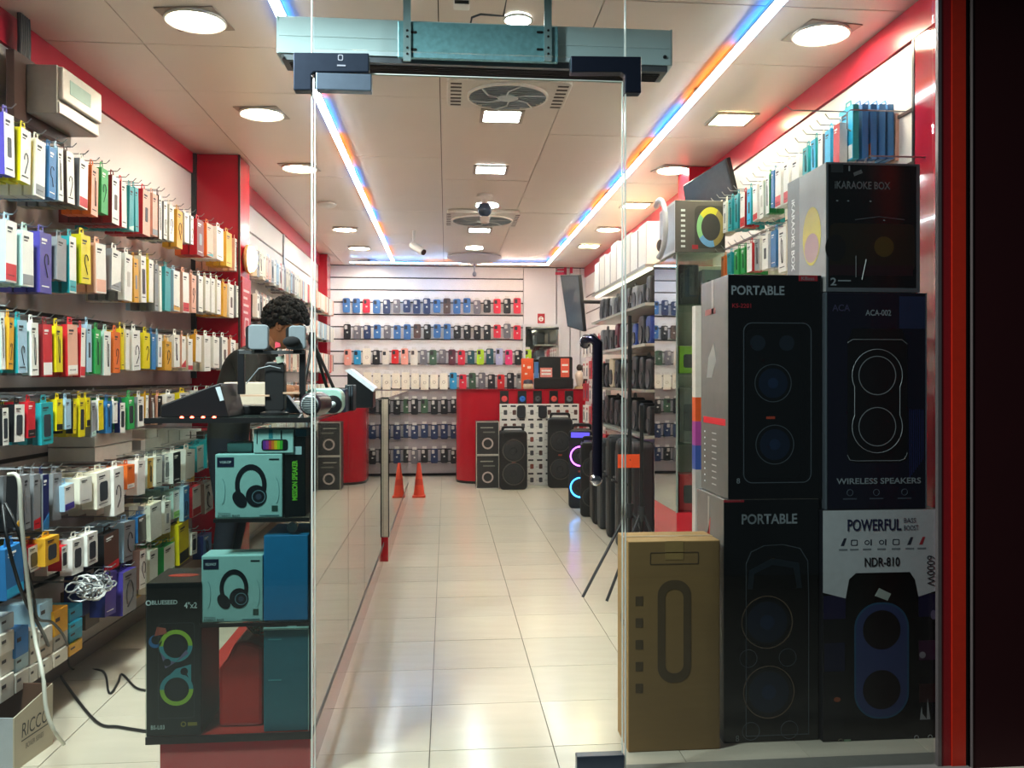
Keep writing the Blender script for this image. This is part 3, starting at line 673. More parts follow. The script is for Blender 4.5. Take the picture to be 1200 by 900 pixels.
# the near group on one hook: a printed blue box and its four blue neighbours, then a pinkish one
for k, (u, col, lab) in enumerate([(1003, 'T', 'printed teal box hanging outermost on the hook nearest the red jamb'), (1014, 'B', 'blue box hanging next behind the printed teal one near the red jamb'), (1024, 'B', 'second plain blue box behind the printed teal one near the red jamb'),
                                   (1034, 'B', 'third plain blue box behind the printed teal one near the red jamb'), (1044, 'B', 'plain blue box standing slightly apart, last before the pinkish one near the jamb'), (1053, 'S', 'pinkish grey box hanging closest to the wall beside the blue boxes')]):
    Y = 3.26; x = Xat(u, Y); dd = Y / (CT - KU(u) * ST)
    vt, vb = (122, 186) if col != 'S' else (133, 188)
    z0, z1 = CAMZ + (HV - vb) * dd / FPX, CAMZ + (HV - vt) * dd / FPX
    package(.12, z1 - z0, .024, col, 'C' if col == 'T' else col, 'W' if col == 'T' else '.', lab, (x - .012, Y + .06, z0), -math.pi / 2, 'boxes on the hook nearest the red jamb')
    part('corner_seal', MB().prism(rrect(x - .008, x + .008, z0 + .012, z0 + .030, .003), Y - .0012, Y - .0002, WHITE), bpy.data.objects['wall_right']) if False else None
part('hook', MB().tube([(RX + .002, 3.32, 2.235), (1.33, 3.32, 2.235), (1.31, 3.32, 2.25)], .0025, STEEL, 5), wr)
for y, z in ((3.2, 2.205), (3.05, 1.995)): part('hook', MB().tube([(RX, y, z), (RX - .22, y, z), (RX - .235, y, z - .01), (RX - .235, y, z - .07), (RX - .22, y, z - .08)], .003, STEEL, 6), wr)

# far part of the long wall, beyond the pillar
zz = [(1.87, 2.045), (1.585, 1.755), (1.25, 1.45), (.985, 1.14), (.72, .87), (.44, .60)]
FAR = 'WWWwwSESWbRwWWNWSEWwRWSW'
for r, (z0, z1) in enumerate(zz):
    y = 6.02; k = 0
    while y < 10.0:
        s = random.choice(FAR); f = s if random.random() < .3 else random.choice('WWWwSbE')
        h = (z1 - z0) * random.uniform(.88, 1.0); t = .03; loc = (FX + .18, y, z1 - h)
        if r < 4 and k < 18:
            ck = CN[f] if s == f else CN[f] + ' and ' + CN[s]
            lab = f"{ck} package, {ORD[k]} past the red pillar lamp in the far wall {('top', 'second', 'third', 'fourth')[r]} row"
            package(.085, h, t, s, f, '.', lab, loc, math.pi / 2, 'small packages on the wall beyond the pillar', random.uniform(-.05, .05))
        else:
            STOCK.x = Matrix.Translation(loc) @ Matrix.Rotation(math.pi / 2, 4, 'Z'); STOCK.box(-.042, .042, 0, t, 0, h, pm_(s), pm_(f)); STOCK.x = None
        stack_behind(loc, math.pi / 2, .08, h * .97, t, random.choice('EEwNW'), 5, .15, (1, 0))
        y += .098; k += 1
st = put('hanging_package_stock', STOCK.mesh('hanging_package_stock')); st['kind'] = 'stuff'
tag(st, 'rows of boxed accessories queued on the hooks behind the front packages', 'packages')
hk = MB()
for y, z, o2 in HOOKS: pass
for i, (y, z, o2) in enumerate(HOOKS):
    part('hook', MB().tube([(WX(y) + .0, y, z), (WX(y) + o2 + .006, y, z), (WX(y) + o2 + .02, y, z + .014)], .002, STEEL, 5), wl)

# ------------------------------------------------------------------ glass counters
CY = 2.70; CX0, CX1 = Xat(171, CY), Xat(365, CY); CTOP = Zat(490, 365, CY); CE = 5.77
ALU = M('#2a2c2e', 0.35, 0.6)
ct = thing('glass_counter', 'long glass display counter with mirrored aisle side on a red plinth by the door', 'counter', (0, 0, 0))
part('plinth', MB().box(Xat(187, CY), CX1 - .004, CY + .004, CE, 0, .128, M('#8e1420', 0.10, scale=5, coat=.4)), ct, label='glossy red plinth')
part('base_shelf', MB().box(CX0, CX1 - .002, CY, CE, .130, .142, M('#b7372f', 0.25)), ct)
part('edge_profile', MB().box(CX0, CX1, CY - .006, CY - .0005, .124, .146, BLACK), ct)
part('counter_top', MB().box(CX0 - .004, CX1, CY, CE, CTOP - .010, CTOP, M('#3b4441', 0.06, scale=8)), ct)
part('edge_profile', MB().box(CX0 - .004, CX1, CY - .006, CY - .0005, CTOP - .013, CTOP + .002, BLACK), ct)
ZS1, ZS2 = Zat(730, 300, CY), Zat(608, 300, CY)
for x0, z in ((Xat(233, CY), ZS1), (Xat(250, CY), ZS2)):
    sh = part('shelf', MB().box(x0, CX1 - .006, CY + .004, CY + .42, z - .008, z, CASEGLASS), ct)
    part('edge', MB().box(x0, CX1 - .006, CY - .002, CY + .003, z - .010, z + .001, BLACK), sh)
# front glass and mirrored side panes
part('front_glass', MB().box(CX0 + .0, CX1 - .002, CY - .005, CY - .001, .146, CTOP - .013, CASEGLASS), ct)
part('corner_profile', MB().box(CX1 - .003, CX1 + .002, CY - .006, CY + .010, .124, CTOP, BLACK), ct)
ye = [CY + .012, hit_side(408, CX1)[0] - .004, 4.42, CE - .008]
for y0, y1 in zip(ye[:-1], ye[1:]):
    part('mirrored_pane', MB().box(CX1 - .004, CX1 + .001, y0 + .003, y1 - .003, .146, CTOP - .013, MIRRORGLASS), ct)
    part('pane_edge', MB().box(CX1 - .004, CX1 + .0012, y1 - .003, y1 + .003, .146, CTOP - .013, M('#2c3a36', 0.2)), ct)
part('edge_profile', MB().box(CX1 - .003, CX1 + .002, CY + .010, CE, .124, .146, ALU), ct)
for u, v in ((341, 737), (341, 617)):
    z = Zat(v, u, CY); part('lock_knob', MB().lathe([(.016, 0), (.016, .02), (.009, .024), (.0, .024)], (Xat(u, CY), CY + .02, z - .006), CHROME, 16, 'y'), ct, 40)
part('end_panel', MB().box(CX0 + .02, CX1 - .006, CE - .006, CE, .15, CTOP - .013, M('#e8e4dc', 0.4)), ct)

c2 = thing('glass_counter', 'second mirrored glass counter behind the gap, ending at the orange cone', 'counter', (0, 0, 0))
DX1 = -.374; DY0, DY1 = 5.86, 8.86
part('plinth', MB().box(DX1 - .5, DX1 - .004, DY0, DY1, 0, .160, M('#b0131c', 0.10, scale=5, coat=.4)), c2, label='glossy red plinth')
part('counter_top', MB().box(DX1 - .52, DX1, DY0, DY1, 1.062, 1.075, M('#3b4441', 0.06, scale=8)), c2)
part('edge_profile', MB().box(DX1 - .003, DX1 + .002, DY0, DY1, .160, .172, ALU), c2)
part('end_panel', MB().box(DX1 - .5, DX1 - .006, DY0, DY0 + .006, .165, 1.062, M('#cfc8bc', 0.4)), c2)
part('end_pattern', MB().box(DX1 - .05, DX1 - .006, DY0 + .008, DY0 + .012, .165, 1.06, M('#e6ded2', 0.4)), c2)
for y0, y1 in ((DY0, 7.35), (7.35, DY1)):
    part('mirrored_pane', MB().box(DX1 - .005, DX1, y0 + .004, y1 - .004, .172, 1.06, MIRRORGLASS), c2)
part('corner_profile', MB().box(DX1 - .004, DX1 + .002, DY0 - .001, DY0 + .006, .16, 1.062, BLACK), c2)
part('back_panel', MB().box(DX1 - .49, DX1 - .48, DY0 + .02, DY1, .165, 1.06, M('#d8d2c8', 0.4)), c2)

# ------------------------------------------------------------------ boxes: helper that maps photo columns onto a real front face
class Face:
    def __init__(s, u0, u1, Y, z0): s.Y = Y; s.xc = (Xat(u0, Y) + Xat(u1, Y)) / 2; s.z0 = z0; s.um = (u0 + u1) / 2
    def x(s, u): return Xat(u, s.Y) - s.xc
    def z(s, v): return Zat(v, s.um, s.Y) - s.z0
    def p(s, u, v): return (s.x(u), s.z(v))
E0 = -.0008
def carton(name, label, cat, u0, u1, v0, Y, z0, depth, mat, front=None, h=None, group=None, side=None, bevel=.003):
    F = Face(u0, u1, Y, z0); w = F.x(u1) - F.x(u0); H = h if h else F.z(v0)
    t = thing(name, label, cat, (F.xc, Y, z0), 0, group)
    part('carton', MB().box(-w / 2, w / 2, 0, depth, 0, H, mat, front or mat), t, bevel=bevel)
    F.w, F.h, F.t = w, H, t
    return t, F
def headphone_print(t, F, cx, cz, R, ink, light):
    """over-ear headphones printed on a box front: band, two cups, dial"""
    def band(r0, r1, a0, a1, n=18, sq=1.1):
        o = [(cx + .03 * R + r1 * .82 * math.cos(a0 + (a1 - a0) * i / n), cz + .18 * R + r1 * sq * math.sin(a0 + (a1 - a0) * i / n)) for i in range(n + 1)]
        q = [(cx + .03 * R + r0 * .80 * math.cos(a0 + (a1 - a0) * i / n), cz + .18 * R + r0 * sq * math.sin(a0 + (a1 - a0) * i / n)) for i in range(n + 1)]
        return o + q[::-1]
    part('headband_print', MB().prism(band(R * .70, R * .96, -.45, 3.75), E0, .0004, ink), t)
    part('cup_print', MB().prism([(cx - .52 * R + .38 * R * math.cos(a) * .9 - .12 * R * math.sin(a), cz - .55 * R + .42 * R * math.sin(a)) for a in [2 * math.pi * i / 20 for i in range(20)]], E0 - .0002, .0004, ink), t)
    part('cup_print', MB().prism(circ(cx + .30 * R, cz - .38 * R, .52 * R, 24, ry=.56 * R), E0 - .0003, .0004, ink), t)
    part('dial_print', MB().ring(circ(cx + .42 * R, cz - .42 * R, .34 * R, 24), circ(cx + .42 * R, cz - .42 * R, .30 * R, 24), E0 - .0008, E0, light), t)
    part('dial_print', MB().prism(circ(cx + .42 * R, cz - .42 * R, .15 * R, 18), E0 - .0008, E0, M('#3a4258', 0.4)), t)
PALEBLUE = M('#a4cfd2', 0.4); NAVY = M('#141c3a', 0.4); INKN = M('#10131f', 0.4)
def headphone_box(u0, u1, v0, z, label, logo):
    t, F = carton('headphone_box', label, 'headphone box', u0, u1, v0, CY + .012, z, .10, PALEBLUE, PALEBLUE, group='boxed headphones in the glass counter')
    w, h = F.w, F.h
    headphone_print(t, F, .02 * w, .46 * h, .30 * w, INKN, M('#6f8fa0', 0.4))
    part('logo_patch', MB().box(-.47 * w, -.22 * w, E0, .0004, .80 * h, .95 * h, NAVY), t)
    text(logo, -.43 * w, -.26 * w, .855 * h, .895 * h, E0 - .0002, t, M('#cfe0ea', 0.5), .01)
    text('Wireless', -.46 * w, -.27 * w, .065 * h, .095 * h, E0, t, INKN)
    text('STEREO BASS', -.46 * w, -.13 * w, .025 * h, .055 * h, E0, t, INKN, .02)
    part('badge_print', MB().box(.34 * w, .43 * w, E0, .0004, .10 * h, .19 * h, M('#2c4a44', 0.4)), t)
    part('print_line', MB().box(.30 * w, .45 * w, E0, .0004, .905 * h, .925 * h, INKN), t); part('print_line', MB().box(.16 * w, .45 * w, E0, .0004, .03 * h, .045 * h, M('#5a7f88', 0.4)), t)
    for sgn in (-1, 1):
        b = MB(); b.tube([(sgn * .40 * w + .05 * w * math.cos(a), E0, .42 * h + .2 * h * math.sin(a)) for a in [i * .5 - 1.5 for i in range(7)]], .0006, M('#6fa3ad', 0.4), 4); part('line_print', b, t)
    return t, F
tA, FA = headphone_box(252, 331, 532, ZS2 + .001, 'pale blue headphone box on the upper shelf of the glass counter', 'VOKOP')
tB, FB = headphone_box(236, 308, 651, ZS1 + .001, 'pale blue headphone box on the middle shelf beside the plain blue box', 'RELIVNOF')
zA = ZS2 + .001 + FA.h
# on top of the upper box
t, F = carton('speaker_box', 'small white box with a rainbow lit speaker printed on it, on the upper headphone box', 'speaker box', 297, 344, 503, CY + .012, zA + .001, .09, M('#b9e2e6', 0.4))
w, h = F.w, F.h
cols = ['#6a2f9a', '#a03a9a', '#d8404a', '#ee7a28', '#e8c422', '#8fcf2a', '#3fae3a']
outl = rrect(-.30 * w, .36 * w, .12 * h, .58 * h, .12 * h, 6)
part('speaker_print', MB().prism(outl, E0, .0004, M('#151822', 0.4)), t)
for i, c_ in enumerate(cols):
    x0 = -.26 * w + i * .07 * w; part('glow_print', MB().box(x0, x0 + .07 * w, E0 - .0004, E0, .17 * h, .53 * h, M(c_, 0.4)), t)
part('stripe_print', MB().box(-.12 * w, -.02 * w, E0, .0004, .62 * h, .99 * h, M('#3f9aae', 0.4)), t); part('stripe_print', MB().box(-.42 * w, -.40 * w, E0, .0004, .4 * h, .95 * h, INKN), t); part('stripe_print', MB().box(.18 * w, .21 * w, E0, .0004, .6 * h, .95 * h, INKN), t)
t, F = carton('small_box', 'small pale box lying behind the rainbow speaker box in the counter', 'box', 266, 295, 519, CY + .06, zA + .001, .09, M('#bfe3e4', 0.4))
t, F = carton('speaker_box', 'black box with green vertical lettering on the upper counter shelf', 'speaker box', 333, 358, 512, CY + .02, ZS2 + .001, .12, M('#0f1115', 0.35))
text('MISSION SPEAKER', -.008, .008, .05, .17, E0, t, M('#7ad23a', 0.5), .03, rot90=True)
part('price_tag', MB().box(-.028, .02, E0, .0004, F.h * .78, F.h * .88, M('#b9d2e0', 0.5)), t)
t2, F2 = carton('box', 'dark blue flat box lying on the black lettered box inside the counter', 'box', 346, 359, 503, CY + .02, ZS2 + .001 + F.h + .001, .11, M('#1f6d8c', 0.4), h=.022)
t, F = carton('blue_box', 'plain bright blue box on the middle counter shelf', 'box', 309, 361, 627, CY + .012, ZS1 + .001, .22, M('#1278b4', 0.55))
t, F = carton('teal_box', 'plain dark teal box with pale rim on the bottom of the counter', 'box', 309, 361, 738, CY + .012, .143, .24, M('#14687e', 0.55), M('#14687e', 0.55))
w, h = F.w, F.h
part('lid', MB().box(-w / 2 - .001, w / 2 + .001, -.001, .24, h, h + .006, M('#b9d6d8', 0.4)), t); part('rim', MB().box(w / 2, w / 2 + .003, -.001, .003, 0, h, M('#b9d6d8', 0.4)), t)
for zz_ in (.9, .5): part('print_line', MB().box(-.4 * w, -.1 * w, E0, .0004, zz_ * h, zz_ * h + .004, M('#3f93a4', 0.5)), t)
# red scoop and cable tangle
b = MB(); F = Face(256, 308, CY + .06, .143)
b.prism([(F.x(256), 0), (F.x(308), 0), (F.x(308), F.z(758)), (F.x(290), F.z(752)), (F.x(276), F.z(752)), (F.x(266), F.z(772)), (F.x(256), F.z(784))], 0, .28, M('#d8261c', 0.25))
solid('red_case', b, 'red plastic case with a sloping shoulder between the BLUESEED carton and teal box'.replace('BLUESEED', 'black'), 'case', (F.xc, CY + .06, .143), bevel=.012)
b = MB(); rnd = random.Random(3)
for k in range(14):
    c0 = Vector((Xat(297, CY + .1) + rnd.uniform(-.02, .03), CY + .13 + rnd.uniform(-.03, .03), .143 + F.z(752) + .022 + rnd.uniform(-.004, .02)))
    r = rnd.uniform(.015, .03); ax = rnd.uniform(0, 3); b.tube([c0 + Vector((r * math.cos(a) * math.cos(ax), r * math.cos(a) * math.sin(ax), .8 * r * math.sin(a))) for a in [i * .7 for i in range(10)]], .0028, M(rnd.choice(['#d8d5cc', '#a9a59c', '#e8e6df', '#77736c']), 0.4), 5)
solid('cable_bundle', b, 'tangled bundle of pale cables lying on the red case', 'cables', smooth=60)

# black carton with two ring lights
t, F = carton('speaker_carton', 'black BLUESEED carton with printed green ring lights at the counter end'.replace('BLUESEED ', ''), 'speaker carton', 171, 236, 683, CY + .006, .143, .21, M('#121216', 0.3))
w, h = F.w, F.h; LT = M('#d8dde0', 0.5)
text('BLUESEED', F.x(178), F.x(208), F.z(708), F.z(703), E0, t, LT, .015); part('logo_print', MB().ring(circ(F.x(174), F.z(706), .008, 12), circ(F.x(174), F.z(706), .005, 12), E0, .0004, LT), t)
text('4"x2', F.x(216), F.x(231), F.z(713), F.z(706), E0, t, LT, .01)
text('BS-L03', F.x(177), F.x(193), F.z(854), F.z(849), E0, t, LT, .01)
def grad(z, lo, hi): return None
G1, G2, G3 = M('#a9c840', 0.4), M('#4c98a6', 0.4), M('#7c6c94', 0.4)
for (cu, cv, rr, flip) in ((206, 757, 18.5, 1), (207, 808, 18.5, -1)):
    cx, cz = F.p(cu, cv); R = rr * CY / FPX * 1.0
    n = 32; o = circ(cx, cz, R, n); i_ = circ(cx, cz, R * .74, n)
    for a0, a1, mt in ((0, 16, G1 if flip > 0 else G2), (16, 32, G2 if flip > 0 else G1)):
        k = MB()
        for a in range(a0, a1):
            b_ = (a + 1) % n; k.add([(o[a][0], E0, o[a][1]), (o[b_][0], E0, o[b_][1]), (i_[b_][0], E0, i_[b_][1]), (i_[a][0], E0, i_[a][1])], [(0, 1, 2, 3)], mt)
        part('ring_print', k, t)
    part('cone_print', MB().prism(circ(cx, cz, R * .5, 24), E0, .0004, M('#1c1e26', 0.4)), t)
cx, cz = F.p(197, 776); part('bridge_print', MB().prism([F.p(188, 764), F.p(194, 783), F.p(214, 771), F.p(221, 766), F.p(218, 762), F.p(206, 776), F.p(196, 773)][::-1], E0 - .0002, .0004, G3), t)
part('bridge_print', MB().prism([F.p(189, 800), F.p(206, 784), F.p(224, 779), F.p(224, 800), F.p(219, 790), F.p(207, 789), F.p(196, 795)][::-1], E0 - .0002, .0004, G2), t)
for u, v in ((196, 776), (216, 787)): part('tweeter_print', MB().prism(circ(*F.p(u, v), .011, 16), E0 - .0006, E0, M('#15151d', 0.4)), t)
part('panel_print', MB().ring(rrect(F.x(185), F.x(228), F.z(842), F.z(730), .01), rrect(F.x(185.6), F.x(227.4), F.z(841.4), F.z(730.6), .01), E0, .0004, M('#34343e', 0.4)), t)
part('badge_print', MB().ring(circ(F.x(215), F.z(849), .008, 12), circ(F.x(215), F.z(849), .005, 12), E0, .0004, M('#8f7a2a', 0.4)), t); part('badge_print', MB().box(F.x(220), F.x(231), E0, .0004, F.z(851), F.z(847), M('#8f7a2a', 0.4)), t)
k = MB().prism([(F.x(181), .655 * h), (F.x(196), .67 * h), (F.x(194), .705 * h), (F.x(184), .715 * h)], E0, .0004, M('#b5574a', 0.4)); part('photo_print', k, t)
k = MB().ring(circ(F.x(182), .62 * h, .019, 16), circ(F.x(183), .63 * h, .014, 16), E0, .0004, M('#2f6cab', 0.4)); part('photo_print', k, t)
part('top_print', MB().prism([(x, -y) for x, y in circ(0, 0, .045, 24, ry=.02)], 0, .0008, M('#c23a2c', 0.4)), t, loc=(.0, .10, h), rot=(math.pi / 2, 0, 0))

# ------------------------------------------------------------------ cartons stacked behind the right-hand pane
KB = M('#08080b', 0.22, scale=6); KBS = M('#6c6762', 0.26, scale=30)
PRT = M('#8f9aa2', 0.5); REDP = M('#a8202c', 0.5); LINE = M('#4d565e', 0.4)
Yc = 2.80
t, F = carton('cardboard_box', 'tall brown cardboard box on the floor beside the glass door', 'cardboard box', 736, 844, 634, Yc, 0.0, .175, CARD, streak_mat('#7c6138', 0.85, 6, 6, 60, 0.10), bevel=.004)  # same cardboard all round; front face coloured darker to paint in its shade
w, h = F.w, F.h
part('tape', MB().box(-w / 2 + .002, w / 2 - .002, .075, .10, h - .0005, h + .0012, M('#b09062', 0.3)), t)
part('flap_gap', MB().box(-w / 2 + .004, w / 2 - .004, .085, .088, h + .0008, h + .0016, M('#4a3820', 0.8)), t)
part('tape', MB().box(-.03, .03, E0, .0004, h - .06, h, M('#8f7648', 0.3)), t)
DK = M('#4a3a22', 0.8)
k = MB().ring(rrect(-.055, .055, .22, .55, .05, 8), rrect(-.03, .03, .25, .52, .028, 8), E0, .0004, DK); part('speaker_print', k, t)
for i in range(5): part('glyph_print', MB().box(-w * .42, -w * .34, E0, .0004, .47 - i * .07, .50 - i * .07, DK), t)
part('print_frame', MB().ring(rrect(-.08, .08, .60, .64, .004), rrect(-.077, .077, .603, .637, .003), E0, .0004, DK), t)
k = put('side_lettering', None, t); k.rotation_euler = (0, 0, -math.pi / 2); k.location = (-w / 2, .0875, 0)
text('Kisonli', -.03, .05, .39, .42, E0, k, DK, shear=.2)

Yp = 2.84
t, F = carton('speaker_carton', 'lower black PORTABLE speaker carton on the floor behind the pane'.replace('PORTABLE', 'portable'), 'speaker carton', 848, 960, 585, Yp, 0.0, .31, KBS, KB, group='tall black portable speaker cartons')
w, h = F.w, F.h; zT = h
text('PORTABLE', F.x(869), F.x(934), F.z(614), F.z(602), E0, t, PRT, .022)
part('brand_patch', MB().box(F.x(848), F.x(872), E0, .0004, F.z(588), F.z(576) if F.z(576) < h else h - .001, REDP), t); text('XBass', F.x(851), F.x(868), F.z(586), h - .004, E0 - .0003, t, PRT)
o_ = [F.p(u, v) for u, v in ((874, 862), (874, 660), (880, 646), (895, 639), (918, 638), (938, 643), (947, 658), (948, 700), (948, 862))][::-1]
def inset(pts, d):
    cx = sum(p[0] for p in pts) / len(pts); cz = sum(p[1] for p in pts) / len(pts); o = []
    for x, z in pts: o.append((x - d * (1 if x > cx else -1), z - d * (1 if z > cz else -1)))
    return o
part('outline_print', MB().ring(o_, inset(o_, .002), E0, .0004, LINE), t)
part('handle_print', MB().ring([F.p(u, v) for u, v in ((876, 690), (878, 668), (905, 654), (936, 660), (940, 690))], [F.p(u, v) for u, v in ((882, 690), (884, 672), (905, 662), (930, 666), (934, 690))], E0, .0004, M('#1a2630', 0.35)), t)
CONE = M('#0d1b30', 0.35); CONE2 = M('#142846', 0.4)
def woofer_print(t, F, u, v, ru, line=LINE, cone=CONE):
    cx, cz = F.p(u, v); R = ru * F.Y / FPX
    part('rim_print', MB().ring(circ(cx, cz, R, 36), circ(cx, cz, R * .965, 36), E0, .0004, line), t)
    part('surround_print', MB().prism(circ(cx, cz, R * .93, 36), -.0002, .0004, M('#05070a', 0.3)), t)
    part('cone_print', MB().prism(circ(cx, cz, R * .78, 30), E0, .0004, cone), t)
    part('cap_print', MB().prism(circ(cx, cz, R * .28, 20), E0 - .0005, E0, CONE2), t)
BRZ = M('#6a5848', 0.4)
woofer_print(t, F, 899, 729, 32, BRZ); woofer_print(t, F, 901, 811, 32, BRZ)
for u, v in ((877, 771), (923, 771), (880, 856), (925, 856)):
    cx, cz = F.p(u, v); part('tweeter_print', MB().ring(circ(cx, cz, .030, 20), circ(cx, cz, .0285, 20), E0, .0004, LINE), t)
text('8', F.x(862), F.x(866), F.z(878) if F.z(878) > .005 else .006, F.z(868) if F.z(868) > .02 else .026, E0, t, PRT)
sd = put('side_prints', None, t); sd.rotation_euler = (0, 0, -math.pi / 2); sd.location = (-w / 2, .155, 0)
part('flame_print', MB().prism([(-.05, .55), (.0, .55), (.04, .60), (.0, .66), (.01, .72), (-.04, .64)], E0, .0004, M('#c23a2c', 0.4)), sd)
for i in range(2): part('tape', MB().box(-.02, -.005, E0, .0004, .35, h - .01, M('#9a938a', 0.25)), sd) if i == 0 else None

t, F = carton('speaker_carton', 'upper black portable speaker carton standing on the lower one', 'speaker carton', 853, 963, 322, Yp, zT + .001, .31, KBS, KB, group='tall black portable speaker cartons')
w, h = F.w, F.h
text('PORTABLE', F.x(857), F.x(919), F.z(346), F.z(335), E0, t, PRT, .022)
text('KS-2201', F.x(858), F.x(880), F.z(361), F.z(356), E0, t, REDP, .01)
part('brand_patch', MB().box(F.x(936), F.x(958), E0, .0004, F.z(329), h - .0005, REDP), t); text('KBass', F.x(939), F.x(954), F.z(328), F.z(324), E0 - .0003, t, PRT)
o_ = rrect(F.x(871), F.x(951), F.z(566), F.z(378), .03, 6); part('outline_print', MB().ring(o_, rrect(F.x(872), F.x(950), F.z(565), F.z(379), .028, 6), E0, .0004, LINE), t)
o_ = rrect(F.x(874), F.x(938), F.z(560), F.z(386), .022, 6); part('grille_print', MB().prism(o_, -.0003, .0004, M('#06080c', 0.3)), t)
woofer_print(t, F, 906, 449, 23); woofer_print(t, F, 908, 521, 24)
part('light_print', MB().prism(circ(*F.p(888, 402), .026, 18), E0, .0004, M('#16202c', 0.4)), t); part('light_print', MB().prism(circ(*F.p(922, 402), .026, 18), E0, .0004, M('#16202c', 0.4)), t)
part('logo_print', MB().box(F.x(898), F.x(908), E0 - .0006, .0004, F.z(491), F.z(488), M('#a8402c', 0.4)), t)
text('8', F.x(863), F.x(867), F.z(566), F.z(560), E0, t, PRT)
sd = put('side_prints', None, t); sd.rotation_euler = (0, 0, -math.pi / 2); sd.location = (-w / 2, .155, 0)
part('brand_patch', MB().box(-.12, .13, E0, .0004, .24, .262, M('#d8202c', 0.4)), sd)
for i in range(9):
    part('feature_print', MB().box(-.11, -.10, E0, .0004, .03 + i * .022, .035 + i * .022, LT), sd); part('feature_print', MB().box(-.02, .03, E0, .0004, .03 + i * .022, .034 + i * .022, M('#a09a94', 0.4)), sd)
part('logo_print', MB().prism([(-.08, .40), (-.02, .40), (.03, .46), (.0, .52), (-.06, .47)], E0, .0004, M('#8f8a84', 0.4)), sd)
part('logo_print', MB().prism([(-.10, .62), (.02, .62), (.02, .64), (-.10, .64)], E0, .0004, M('#8a3a34', 0.4)), sd)
part('tape', MB().box(-.025, .0, E0, .0004, h - .12, h, M('#8f8a84', 0.2)), sd)

Yn = 2.82
WB_ = M('#c9cfd4', 0.4); PURP = M('#15103a', 0.3)
t, F = carton('speaker_carton', 'white topped carton with a pill-shaped lit speaker print, lowest beside the jamb', 'speaker carton', 964, 1100, 597, Yn, 0.0, .33, M('#15151c', 0.35), M('#0a0910', 0.25))
w, h = F.w, F.h; zN = h
part('label_band', MB().prism([F.p(964.5, 597.5), F.p(1099.5, 597.5), F.p(1099.5, 693), F.p(1077, 700), F.p(990, 700), F.p(964.5, 693)], -.0004, .0004, WB_), t)
part('photo_band', MB().box(F.x(965), F.x(1099), -.0003, .0004, F.z(724), F.z(697), PURP), t); part('photo_band', MB().box(F.x(1074), F.x(1099), -.0003, .0004, F.z(775), F.z(752), M('#3a1436', 0.3)), t); part('photo_band', MB().box(F.x(1075), F.x(1099), -.0003, .0004, F.z(825), F.z(803), M('#2c0f12', 0.3)), t); part('photo_band', MB().box(F.x(966), F.x(990), -.0003, .0004, F.z(785), F.z(752), M('#0f1230', 0.3)), t)
text('POWERFUL', F.x(993), F.x(1056), F.z(622), F.z(608), E0, t, M('#171a44', 0.4), .02)
text('BASS', F.x(1059), F.x(1073), F.z(613), F.z(607.5), E0, t, M('#171a44', 0.4)); text('BOOST', F.x(1059), F.x(1076), F.z(622), F.z(616), E0, t, M('#171a44', 0.4))
text('NDR-810', F.x(1013), F.x(1054), F.z(664), F.z(653), E0, t, M('#101018', 0.4), .02)
for i, u in enumerate((988, 1001, 1016, 1033, 1050, 1066, 1080)):
    c_ = M('#b03038', 0.4) if i == 6 else M('#2a3040', 0.4); k = MB()
    if i in (1, 4): k.ring(rrect(F.x(u - 4), F.x(u + 4), F.z(639), F.z(632), .004), rrect(F.x(u - 3), F.x(u + 3), F.z(638), F.z(633), .003), E0, .0004, c_)
    elif i in (0, 5, 6): k.prism([F.p(u - 3, 639), F.p(u + 1, 639), F.p(u + 4, 630), F.p(u + 1, 630)], E0, .0004, c_)
    else: k.ring(circ(F.x(u), F.z(635.5), .009, 14, ry=.008), circ(F.x(u), F.z(635.5), .006, 14, ry=.005), E0, .0004, c_); k.box(F.x(u + 4), F.x(u + 5.5), E0, .0004, F.z(639), F.z(632), c_)
    part('icon_print', k, t); part('icon_caption', MB().box(F.x(u - 5), F.x(u + 5), E0, .0004, F.z(644.5), F.z(642.5), M('#7d858c', 0.4)), t)
text('6000W', F.x(1086), F.x(1095), F.z(688), F.z(652), E0, t, M('#20242e', 0.4), rot90='cw')
part('speaker_print', MB().prism([F.p(u, v) for u, v in ((990, 858), (991, 700), (995, 678), (1003, 671), (1066, 671), (1072, 680), (1076, 700), (1077, 858))], E0, .0004, M('#040406', 0.25)), t)
RB = [M('#24506e', 0.4), M('#3a5a64', 0.4)]
part('light_ring_print', MB().ring(rrect(F.x(1001), F.x(1065), F.z(842), F.z(706), .085, 10), rrect(F.x(1003), F.x(1063), F.z(840), F.z(708), .08, 10), E0 - .0004, E0, RB[0]), t)
part('light_panel_print', MB().prism(rrect(F.x(1003), F.x(1063), F.z(840), F.z(708), .08, 10), E0 - .0003, E0, M('#2d3a66', 0.4)), t)
for v in (738, 808): part('cone_print', MB().prism(circ(*F.p(1033, v), 24 * Yn / FPX, 32), E0 - .0008, E0, M('#050409', 0.3)), t)
part('price_sticker', MB().prism([F.p(1025, 698), F.p(1040, 704), F.p(1044, 696), F.p(1030, 689)], E0 - .0008, E0, M('#aab4ae', 0.5)), t)
part('badge_print', MB().ring(circ(*F.p(985, 867), .009, 14), circ(*F.p(985, 867), .007, 14), E0, .0004, M('#6f6a58', 0.4)), t); part('badge_print', MB().box(F.x(989), F.x(997), E0, .0004, F.z(869), F.z(865), M('#6f8a70', 0.4)), t)
for u in (1074, 1090): part('badge_print', MB().ring(circ(*F.p(u, 866), .008, 14), circ(*F.p(u, 866), .006, 14), E0, .0004, M('#9a9ea2', 0.4)), t)
